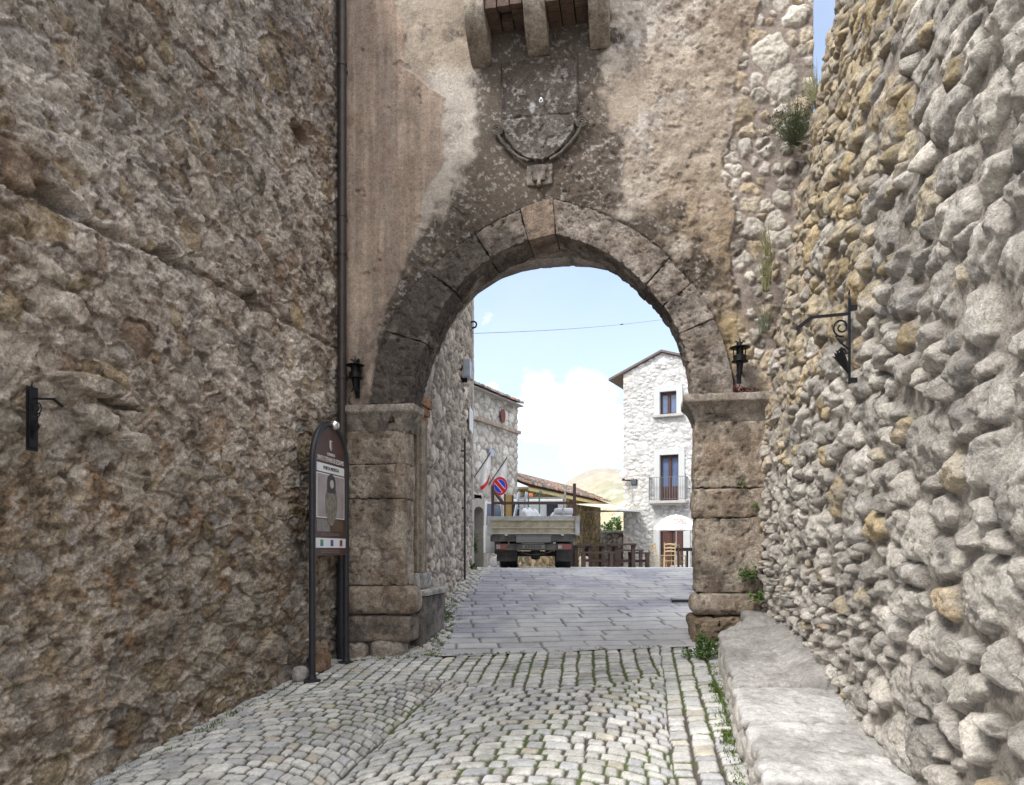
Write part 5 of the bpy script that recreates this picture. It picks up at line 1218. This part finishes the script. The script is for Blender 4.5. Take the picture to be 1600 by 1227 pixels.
# cab
M_dglass = plain('dark_cab_glass', (.018, .022, .035), .25, 0, .2, 3, 0, .5)
cbm = MB(); sec = [(3.25, .55), (4.95, .55), (4.98, 1.15), (4.72, 1.80), (4.5, 1.88), (3.4, 1.90), (3.25, 1.82)]
n_ = len(sec); V = [(x, y, z) for x in (-.86, .86) for y, z in sec]; V = [(x*(.93 if z > 1.5 else 1), y, z) for x, y, z in V]
cbm.add(V, [tuple(range(n_)), tuple(range(2*n_-1, n_-1, -1))]+[(i, (i+1) % n_, n_+(i+1) % n_, n_+i) for i in range(n_)]); cab = cbm.build('cab', M_cab, tr, bevel=.04, smooth=True)
for xa, xb in ((-.66, -.38), (.36, .66)):
    b = MB(); b.box(xa, xb, 3.225, 3.246, 1.34, 1.72); b.build('rear_window', M_dglass, cab)
b = MB(); b.box(-.75, .75, 4.83, 4.9, 1.18, 1.7); ob = b.build('windscreen', M_glass, cab)
# open door on the left
Md = Matrix.Translation((-.88, 4.55, 0)) @ Matrix.Rotation(R(-30), 4, 'Z')
b = MB(); poly_ = [(-1.0, .40), (0, .40), (0, 1.15), (-.25, 1.80), (-.95, 1.80), (-1.0, 1.15)]
Mp = Md @ Matrix(((0, 0, 1, 0), (1, 0, 0, 0), (0, 1, 0, 0), (0, 0, 0, 1)))
b.prism([(x, z) for x, z in [(-1.0, .40), (0, .40), (0, 1.17), (-1.0, 1.17)]], .07, Mp)
for p_, q_ in (((-.97, 1.17), (-.93, 1.80)), ((-.93, 1.80), (-.22, 1.80)), ((-.22, 1.80), (-.02, 1.17))): b.bar(Mp @ Vector((p_[0], p_[1], .035)), Mp @ Vector((q_[0], q_[1], .035)), .06)
dd_ = b.build('cab_door', M_cab, tr, bevel=.01)
b = MB(); b.prism([(-.93, 1.18), (-.05, 1.18), (-.22, 1.77), (-.90, 1.77)], .015, Mp @ Matrix.Translation((0, 0, .03))); b.build('door_glass', M_glass, dd_)
b = MB(); b.box(1.27, 1.37, 4.3, 4.38, 1.02, 1.30); b.bar((1.3, 4.34, 1.25), (.86, 4.5, 1.3), .025); b.build('mirror', M_tube, tr, bevel=.01)
b = MB(); b.box(-.98, .98, -.03, .08, .60, .75); b.box(-.45, -.33, .1, 4.6, .50, .72); b.box(.33, .45, .1, 4.6, .50, .72); b.box(-.95, .95, .9, 1.1, .62, .75); b.build('chassis', M_chassis, tr)
b = MB(); b.box(-.40, .395, -.06, .3, .575, .715); b.box(-.42, .41, -.05, .3, .725, .745); b.build('tool_box', plain('grey_box_paint', (.19, .18, .17), .6, 0, .2, 5), tr, bevel=.01)
b = MB(); b.box(-.86, .87, -.02, .06, .40, .55); bmp = b.build('bumper', M_chassis, tr, bevel=.008)
b = MB(); b.box(-.26, .26, -.032, -.021, .435, .525); npl = b.build('number_plate', dirty('dirty_plate', (.24, .23, .21), (.10, .09, .08), .6, 12), tr)
b = MB()
for k in range(6): b.box(-.19+k*.065, -.15+k*.065, -.0345, -.0325, .45, .51)
b.build('plate_marks', M_chassis, npl)
for x0_, x1_, mt in ((.56, .86, M_red), (-.85, -.62, M_chassis)):
    b = MB(); b.box(x0_, x1_, -.05, -.021, .42, .535); tl = b.build('tail_light', dirty('dirty_tail_lens', (.30, .07, .06), (.16, .09, .08), .55, 9), tr, bevel=.006)
    b = MB(); b.box(x0_, x0_+.09, -.056, -.051, .43, .525); b.build('reverse_lens', dirty('dirty_white_lens', (.45, .40, .36), (.2, .16, .14), .5, 9), tl)
for x0_, x1_ in ((-.85, -.38), (.53, .88)):
    b = MB(); b.box(x0_, x1_, .30, .325, .15, .56); b.build('mudflap', M_flap, tr)
for x in (-.62, .66):
    b = MB(); b.box(x-.03, x+.03, -.055, -.02, .735, .76); b.build('hinge', M_sw, tr)
def wheel(x, y):
    M_ = Matrix.Translation((x, y, .335)) @ Matrix.Rotation(R(90), 4, 'Y')
    b = MB(); b.lathe([(.20, -.09), (.30, -.095), (.333, -.075), (.335, 0), (.333, .075), (.30, .095), (.20, .09)], 28, M_); w = b.build('wheel', M_rubber, tr, True)
    b = MB(); b.lathe([(.02, -.05), (.20, -.06), (.20, .06), (.02, .05)], 20, M_); b.build('rim', M_rail_, w, True)
for x in (-.70, -.475, .63, .80): wheel(x, .85)
for x in (-.70, .70): wheel(x, 4.1)
b = MB(); b.tube([(-.7, .85, .335), (.8, .85, .335)], .06, 10); b.lathe([(.001, -.13), (.12, -.1), (.15, 0), (.12, .1), (.001, .13)], 14, Matrix.Translation((.05, .85, .335)) @ Matrix.Rotation(R(90), 4, 'Y')); b.build('rear_axle', M_chassis, tr, True)
b = MB(); b.tube([(-.35, -.0, .42), (-.22, -.01, .33), (-.05, -.02, .295), (.15, -.02, .31), (.4, 0, .37), (.5, .02, .42)], .009, 6); b.build('slack_cable', M_flap, tr, True)
b = MB(); b.tube([(.45, 1.6, .42), (.30, .4, .40), (.36, .15, .36)], .03, 8); b.build('exhaust', M_rust, tr, True)
b = MB(); b.box(-1.0, -.9, 2.2, 3.0, .35, .7); b.box(.85, .98, 1.4, 2.4, .35, .72); b.build('side_tank', M_chassis, tr, bevel=.02)
TR = tr.matrix_basis.copy(); TR = Matrix.Translation(tr.location) @ tr.rotation_euler.to_matrix().to_4x4()
def load(name, x, y, z, label, cat, group=None, rz=0):
    p = TR @ Vector((x, y, z)); return empty(name, tuple(p), tr.rotation_euler.z+rz, label, cat, group)
# things in the bed
def sack(o, w, h, d, lean, seed, mat=M_sack):
    nu, nv = 20, 14; V = []
    for j in range(nv+1):
        t = j/nv; zz = h*t; wt = w*(.75+.35*math.sin(math.pi*min(1, t*1.05)**.8))*(1 if t < .86 else 1-(t-.86)*4.6); wt = max(wt, .03)
        for i in range(nu):
            a = 6.28318*i/nu; wr_ = 1+.10*math.sin(5*a+seed+4*t)+.05*math.sin(9*a-3*t*seed)
            V.append((.5*wt*wr_*math.cos(a)+lean*zz, .5*d*wr_*math.sin(a)*(wt/w)+.12*zz, zz))
    F = [(j*nu+i, j*nu+(i+1) % nu, (j+1)*nu+(i+1) % nu, (j+1)*nu+i) for j in range(nv) for i in range(nu)]
    return mesh_from('sack_body', np.array(V), np.array(F), mat, o)
for i, (x, w, h, ln, lab) in enumerate(((-.20, .22, .50, -.22, 'white plastic sack leaning on the metal ladder in the lorry'), (-.02, .18, .52, -.34, 'second white sack from the metal ladder in the lorry'), (.14, .18, .50, -.42, 'thin white sack just right of the green handle nearer the ladder'), (.43, .26, .42, -.1, 'plump white sack below the right green handle in the lorry'))):
    o = load('sack', x+.12, .55+.1*i, .83, lab, 'sack', 'white sacks in the lorry'); sack(o, w, h+.08, .2, ln, i*1.7)
    b = MB(); b.tube([(ln*(h+.0)-.03, .12*h, h-.02), (ln*h+.04, .12*h, h-.01)], .03, 8); b.build('tie', M_blk, o)
o = load('bale', .70, .7, .825, 'wide folded white bundle at the right end of the lorry bed', 'bundle')
b = MB()
for k in range(4): b.box(-.24+.01*k, .24-.015*((k*7) % 3), -.2, .25, k*.145+.003, (k+1)*.145)
b.build('folds', M_sack, o, bevel=.05, smooth=True)
b = MB(); b.box(-.02, .02, -.215, .265, .0, .585); b.build('strap', plain('pale_strap', (.6, .6, .6), .6), o)
o = load('ladder', -.33, .75, .83, 'bare aluminium ladder section leaning up behind the tailgate', 'ladder'); 
for s_ in (-.09, .09):
    b = MB(); b.bar((s_-.10, 0, 0), (s_+.08, .15, .98), .035, .06); b.build('stile', M_alu, o)
b = MB()
for k in range(1, 5): f = k/5; b.bar((-.19+.18*f, .15*f, .98*f), (-.01+.18*f, .15*f, .98*f), .03)
b.build('rung', M_alu, o)
M_grn = plain('green_handle', (.06, .22, .19), .5)
for x, h, lab in ((-.12, .92, 'shovel with a straight green handle next to the ladder'), (.14, 1.0, 'shovel with a green hooked handle left of the wide bundle')):
    o = load('shovel', x, .8, .83, lab, 'shovel', 'green handled shovels in the lorry')
    b = MB(); b.tube([(0, 0, .2), (0, .02, h-.1), (.01, .02, h-.02), (.04, .02, h), (.07, .02, h-.04)] if h > .95 else [(0, 0, .2), (0, .02, h)], .018, 8); b.build('handle', M_grn, o, True)
    b = MB(); b.add([(-.1, 0, .0), (.1, 0, 0), (.11, .02, .22), (.03, .0, .28), (-.03, 0, .28), (-.11, .02, .22), (-.1, .015, .0), (.1, .015, 0), (.11, .035, .22), (.03, .015, .28), (-.03, .015, .28), (-.11, .035, .22)], [(0, 1, 2, 3, 4, 5), (11, 10, 9, 8, 7, 6)]+[(i, (i+1) % 6, 6+(i+1) % 6, 6+i) for i in range(6)]); b.build('blade', M_alu, o)
o = load('board', -.64, 2.6, .83, 'ochre board standing in the lorry behind the round no parking sign', 'board')
b = MB(); b.box(-.13, .12, 0, .02, 0, 1.08); b.build('panel', plain('ochre_plywood', (.48, .32, .12), .7, 0, .15, 5), o)
b = MB(); b.box(-.13, -.09, -.03, 0, 0, 1.10); b.box(.08, .12, -.03, 0, 0, 1.06); b.build('batten', M_brown, o)
o = load('bucket', .22, .5, .83, 'dark bucket among the white sacks in the lorry', 'bucket')
b = MB(); b.lathe([(.10, 0), (.13, .28), (.138, .28), (.138, .295), (.12, .295), (.10, .05)], 18); b.build('body', M_rust, o, True)
b = MB(); b.tube([(.13*math.cos(a), 0, .28+.12*math.sin(a)) for a in np.linspace(0, math.pi, 9)], .006, 6); b.build('bail', M_alu, o)
o = load('beacon', -.08, 3.6, 1.90, 'orange and yellow warning light on the cab roof of the lorry', 'light')
b = MB(); b.lathe([(.09, 0), (.09, .03), (.07, .04)], 14); b.build('foot', M_tube, o); b = MB(); b.lathe([(.065, .035), (.065, .11), (.04, .14), (.0, .145)], 14); b.build('lens', plain('orange_lens', (.65, .16, .03), .3), o, True)

# ------------------------------------------------------------------ no parking sign
gx, gy, gzz = gpos(781.5, 24.2)
ns = empty('no_parking_sign', (gx, gy, gzz), AZ+R(-8), 'round blue and red no parking sign on a post beside the lorry', 'traffic sign')
zc_ = (860-760)/1200*24.2-gzz; rS = .27
Mv = Matrix.Translation((0, -.04, zc_)) @ Matrix.Rotation(R(90), 4, 'X')
Mv = Mv @ Matrix.Diagonal((.92, 1.08, 1, 1))
b = MB(); b.tube([(0, 0, 0), (0, 0, zc_+.3)], .028, 10); b.build('post', M_grey, ns, True)
b = MB(); b.lathe([(.0, 0), (rS, 0), (rS, .012), (0, .012)], 36, Mv); disc = b.build('disc', M_sw, ns)
b = MB(); pr = [(rS*.985*math.cos(t), rS*.985*math.sin(t)) for t in np.linspace(0, 6.28318, 49)]; pi_ = [(rS*.74*math.cos(t), rS*.74*math.sin(t)) for t in np.linspace(0, 6.28318, 49)]
V = [Mv @ Vector((x, y, .016)) for x, y in pr+pi_]; b.add(V, [(i, i+1, 50+i, 49+i) for i in range(48)]); b.build('red_ring', M_red, ns)
b = MB(); b.add([Mv @ Vector((rS*.71*math.cos(t), rS*.71*math.sin(t), .016)) for t in np.linspace(0, 6.28318, 41)[:-1]], [tuple(range(40))]); b.build('blue_field', M_blue, ns)
b = MB(); a = R(-45); c_, s_ = math.cos(a), math.sin(a); wv = .055
b.add([Mv @ Vector((c_*u_-s_*v_, s_*u_+c_*v_, .019)) for u_, v_ in ((-rS*.72, -wv-.018), (rS*.72, -wv-.018), (rS*.72, wv+.018), (-rS*.72, wv+.018))], [(0, 1, 2, 3)]); b.build('bar_edge', M_sw, ns)
b = MB(); b.add([Mv @ Vector((c_*u_-s_*v_, s_*u_+c_*v_, .022)) for u_, v_ in ((-rS*.76, -wv), (rS*.76, -wv), (rS*.76, wv), (-rS*.76, wv))], [(0, 1, 2, 3)]); b.build('red_bar', M_red, ns)

# ------------------------------------------------------------------ cable across the sky
ca = at(733, 521.5, 17.0); cz_ = at(1110, 489, 19.5)
cbl = empty('overhead_cable', tuple(ca), 0, 'thin dark cable strung across the sky above the square', 'cable')
pts_ = [ca.lerp(cz_, t)-ca-Vector((0, 0, .10*math.sin(math.pi*t))) for t in np.linspace(0, 1, 21)]
b = MB(); b.tube(pts_, .006, 6); b.build('wire', M_grey, cbl)
p_ = pts_[12]; b = MB(); b.tube([p_-(pts_[13]-p_)*.1, p_+(pts_[13]-p_)*.12], .013, 6); b.build('joint', M_tube, cbl)
# drain cover
mx = onface(1065, 938, 9.0); s_ = (1065-800)/1200
for t_ in np.arange(8, 14, .02):
    if gz(t_*(s_*CA-SA), t_*(s_*SA+CA)) > (860-938)/1200*t_: break
dxy = (t_*(s_*CA-SA), t_*(s_*SA+CA))
dc = empty('drain_cover', (dxy[0], dxy[1], gz(*dxy)+.004), 0, 'small dark iron drain cover in the paving beside the right pier', 'drain cover')
b = MB(); b.box(-.10, .10, -.22, .22, -.02, .012); b.build('plate', plain('drain_iron', (.06, .065, .09), .5, .3, .2, 30), dc, bevel=.004)
b = MB(); b.box(-.15, -.105, -.26, .26, -.02, .016); b.box(.105, .15, -.26, .26, -.02, .016); b.box(-.105, .105, .225, .26, -.02, .016); b.box(-.105, .105, -.26, -.225, -.02, .016); b.build('rim', M_tube, dc)
# loose stone by the left sign leg
p = spotL(456, 1055); sxy = (-3.42, 7.30)
o = empty('loose_stone', (sxy[0], sxy[1], gz(*sxy)), 0, 'loose pale round stone at the wall foot by the sign leg', 'stone')
r = RB(); r.block(-.075, .075, -.085, .085, -.01, .15, seed=420, amp=.012, rad=.07, res=.015, col=(.44, .40, .37), col2=(.36, .32, .29)); r.build('rock', M_block, o, False)
o = empty('loose_stone', (-3.42, 7.78, gz(-3.42, 7.78)), 0, 'reddish brown angular stone at the wall foot behind the sign', 'stone')
r = RB(); r.block(-.10, .09, -.12, .13, -.05, .27, seed=421, amp=.03, rad=.06, res=.02, col=(.33, .22, .14), col2=(.24, .16, .11)); r.build('rock', M_block, o, False)

# ------------------------------------------------------------------ plants
def leaf_cloud(name, mat, parent, n, fn, size, seed, aspect=.5, up=.3):
    gq = np.random.default_rng(seed); V = []; F = []
    for k in range(n):
        c = np.array(fn(gq)); a = gq.uniform(0, 6.283); el = gq.normal(up, .5); L_ = size*gq.uniform(.6, 1.4)
        d_ = np.array([math.cos(a)*math.cos(el), math.sin(a)*math.cos(el), math.sin(el)]); s = np.cross(d_, [0, 0, 1]); s = s/(np.linalg.norm(s)+1e-6); w = np.cross(s, d_)
        s = s*math.cos(gq.uniform(-1, 1))+w*math.sin(gq.uniform(-1, 1)); s *= L_*aspect*.5
        b_ = len(V); V += [c, c+d_*L_*.5+s, c+d_*L_, c+d_*L_*.5-s]; F.append((b_, b_+1, b_+2, b_+3))
    return mesh_from(name, np.array(V), np.array(F), mat, parent, None, False)
def weed(loc, label, n, rx, ry, rz_, size, seed, mat=M_leaf, name='weed', cat='plant', stems=6):
    o = empty(name, loc, 0, label, cat)
    def fn(g):
        v = g.normal(0, 1, 3); v /= np.linalg.norm(v)+1e-6; q = g.uniform(.3, 1)**.5; k = 1+.35*math.sin(v[0]*5+seed)
        return (v[0]*rx*q*k, v[1]*ry*q*k, abs(v[2])*rz_*q*k)
    leaf_cloud('leaves', mat, o, n, fn, size, seed)
    b = MB(); gq = np.random.default_rng(seed+1)
    for k in range(stems): b.tube([(0, 0, -.02), (gq.normal(0, rx*.4), gq.normal(0, ry*.4), rz_*.8)], [.006, .002], 5)
    b.build('stem', M_dry, o)
    return o
def gp(px, py, y):  # on the facade plane side
    return onface(px, py, y)
weed((.60, 7.62, gz(.60, 7.62)), 'leafy green weed at the foot of the right pier by the bench end', 700, .12, .14, .24, .035, 500)
weed((.45, 7.72, gz(.45, 7.72)), 'small green tuft on the cobbles beside the larger weed', 180, .08, .08, .09, .03, 501)
weed(onface(1170, 905, 8.42), 'bright green weed in the corner where the right pier meets the wall', 300, .10, .07, .13, .03, 502)
weed(onface(1183, 940, 8.30), 'green weed on the mortar slope above the bench end', 260, .09, .07, .11, .03, 503)
weed(onface(1160, 760, 8.46), 'tiny green fern sprout on the right pier joint', 60, .05, .03, .06, .025, 504)
weed(onface(1180, 795, 8.46), 'tiny green sprout beside the right pier lower joint', 70, .05, .03, .07, .025, 505)
weed(onface(1160, 613, 8.45), 'reddish trailing weed on the right impost', 260, .14, .06, .05, .03, 506, M_redleaf)
def spray(loc, label, n, L_, spread, seed, mat, lean=(0, 0, 1), cat='plant', name='shrub', leaves=0, lm=None, ls=.02):
    o = empty(name, loc, 0, label, cat); gq = np.random.default_rng(seed); V = []; F = []; tips = []
    for k in range(n):
        d_ = np.array(lean)+gq.normal(0, spread, 3); d_ /= np.linalg.norm(d_); p = np.array([gq.normal(0, .02), gq.normal(0, .02), 0]); ll = L_*gq.uniform(.55, 1.1); w = np.cross(d_, [0.3, .9, .1]); w /= np.linalg.norm(w); w *= .0035
        dr_ = np.array([0, 0, -.25*gq.uniform(0, 1)])
        prev = None
        for s in range(5):
            t = s/4; c = p+d_*ll*t+dr_*ll*t*t; b_ = len(V); V += [c-w*(1-t*.8), c+w*(1-t*.8)]
            if s: F.append((b_-2, b_-1, b_+1, b_))
            tips.append(c)
    mesh_from('stems', np.array(V), np.array(F), mat, o, None, False)
    if leaves:
        T = np.array(tips)
        leaf_cloud('leaves', lm or mat, o, leaves, lambda g: T[g.integers(len(T))]*g.uniform(.7, 1.05)+g.normal(0, .015, 3), ls, seed+1, .3)
    return o
spray(onface(1243, 225, 8.42), 'grey green shrub growing out of the gate wall high on the right', 190, .52, .36, 510, M_leafd, (-.1, -.45, .75), leaves=2000, lm=M_leafd, ls=.034)
spray(onface(1196, 455, 8.40), 'tall dry grass tuft between gate and right wall above the right lamp', 60, .50, .14, 511, M_dry, (0, -.2, 1), name='grass_tuft', leaves=60, lm=M_leafd, ls=.04)
spray(onface(1200, 400, 8.38), 'yellowish grass tuft on the wall below the grey green shrub', 40, .35, .16, 512, M_dry, (-.1, -.2, 1), name='grass_tuft')
spray((1.80, 8.5, 4.72), 'wispy grass on the wall edge against the sky', 50, .45, .22, 513, M_dry, (-.25, 0, .9), name='grass_tuft', leaves=40, lm=M_leafd)
spray(onface(1192, 520, 8.36), 'short grass tuft right beside the right torch lamp', 45, .30, .16, 514, M_leafd, (0, -.25, 1), name='grass_tuft')
x_, y_ = camxy((752-800)/1200*19.5, 19.5)
weed((*camxy((738-800)/1200*16.6, 16.6), gz(*camxy((738-800)/1200*16.6, 16.6))), 'green weed at the foot of the tall house corner', 200, .10, .10, .14, .05, 520)
weed((*camxy((737-800)/1200*18.6, 18.6), gz(*camxy((737-800)/1200*18.6, 18.6))+.35), 'green potted plant before the arched door', 500, .16, .16, .42, .07, 521)
weed(tuple(at(957, 834, 40)), 'green bush showing above the low rubble wall', 900, .75, .5, .75, .16, 522, M_leaf, 'bush', 'bush', 10)
# moss and small weeds in joints: nobody could count these
gq = np.random.default_rng(530); V = []; F = []
def clump(x, y, n, s, dz=0):
    for k in range(n):
        cx, cy = x+gq.normal(0, s), y+gq.normal(0, s); z = gz(cx, cy)-.006+dz; a = gq.uniform(0, 6.283); el = gq.uniform(.2, 1.3); L_ = gq.uniform(.012, .032); w = L_*.28
        d_ = np.array([math.cos(a)*math.cos(el), math.sin(a)*math.cos(el), math.sin(el)]); q = np.array([-math.sin(a), math.cos(a), 0])*w; c = np.array([cx, cy, z]); b_ = len(V)
        V.extend([c-q*.5, c+q*.5, c+d_*L_+q*.3, c+d_*L_-q*.3]); F.append((b_, b_+1, b_+2, b_+3))
for k in range(120): t = gq.uniform(3.6, 7.4); clump(xfront(t)-.05-abs(gq.normal(0, .025)), t, int(10+50*max(0, math.sin(t*5.1))**2), .022)
for k in range(110): t = gq.uniform(8.3, 12.5); clump(-2.25-.19*(t-8.25)+gq.normal(-.09, .10), t, 30, .035)
for k in range(90): t = gq.uniform(3.0, 7.6); clump(-3.50+abs(gq.normal(0, .05)), t, int(4+46*max(0, math.sin(t*3.3+1))**3), .03)
for k in range(60): clump(gq.uniform(-3.2, .2), 8.29+gq.normal(0, .02), 14, .02)
mesh_from('moss_and_weeds', np.array(V), np.array(F), M_moss, None, None, False)
tag(bpy.data.objects['moss_and_weeds'], 'moss and tiny weeds in the joints along bench and walls', 'moss', kind='stuff')
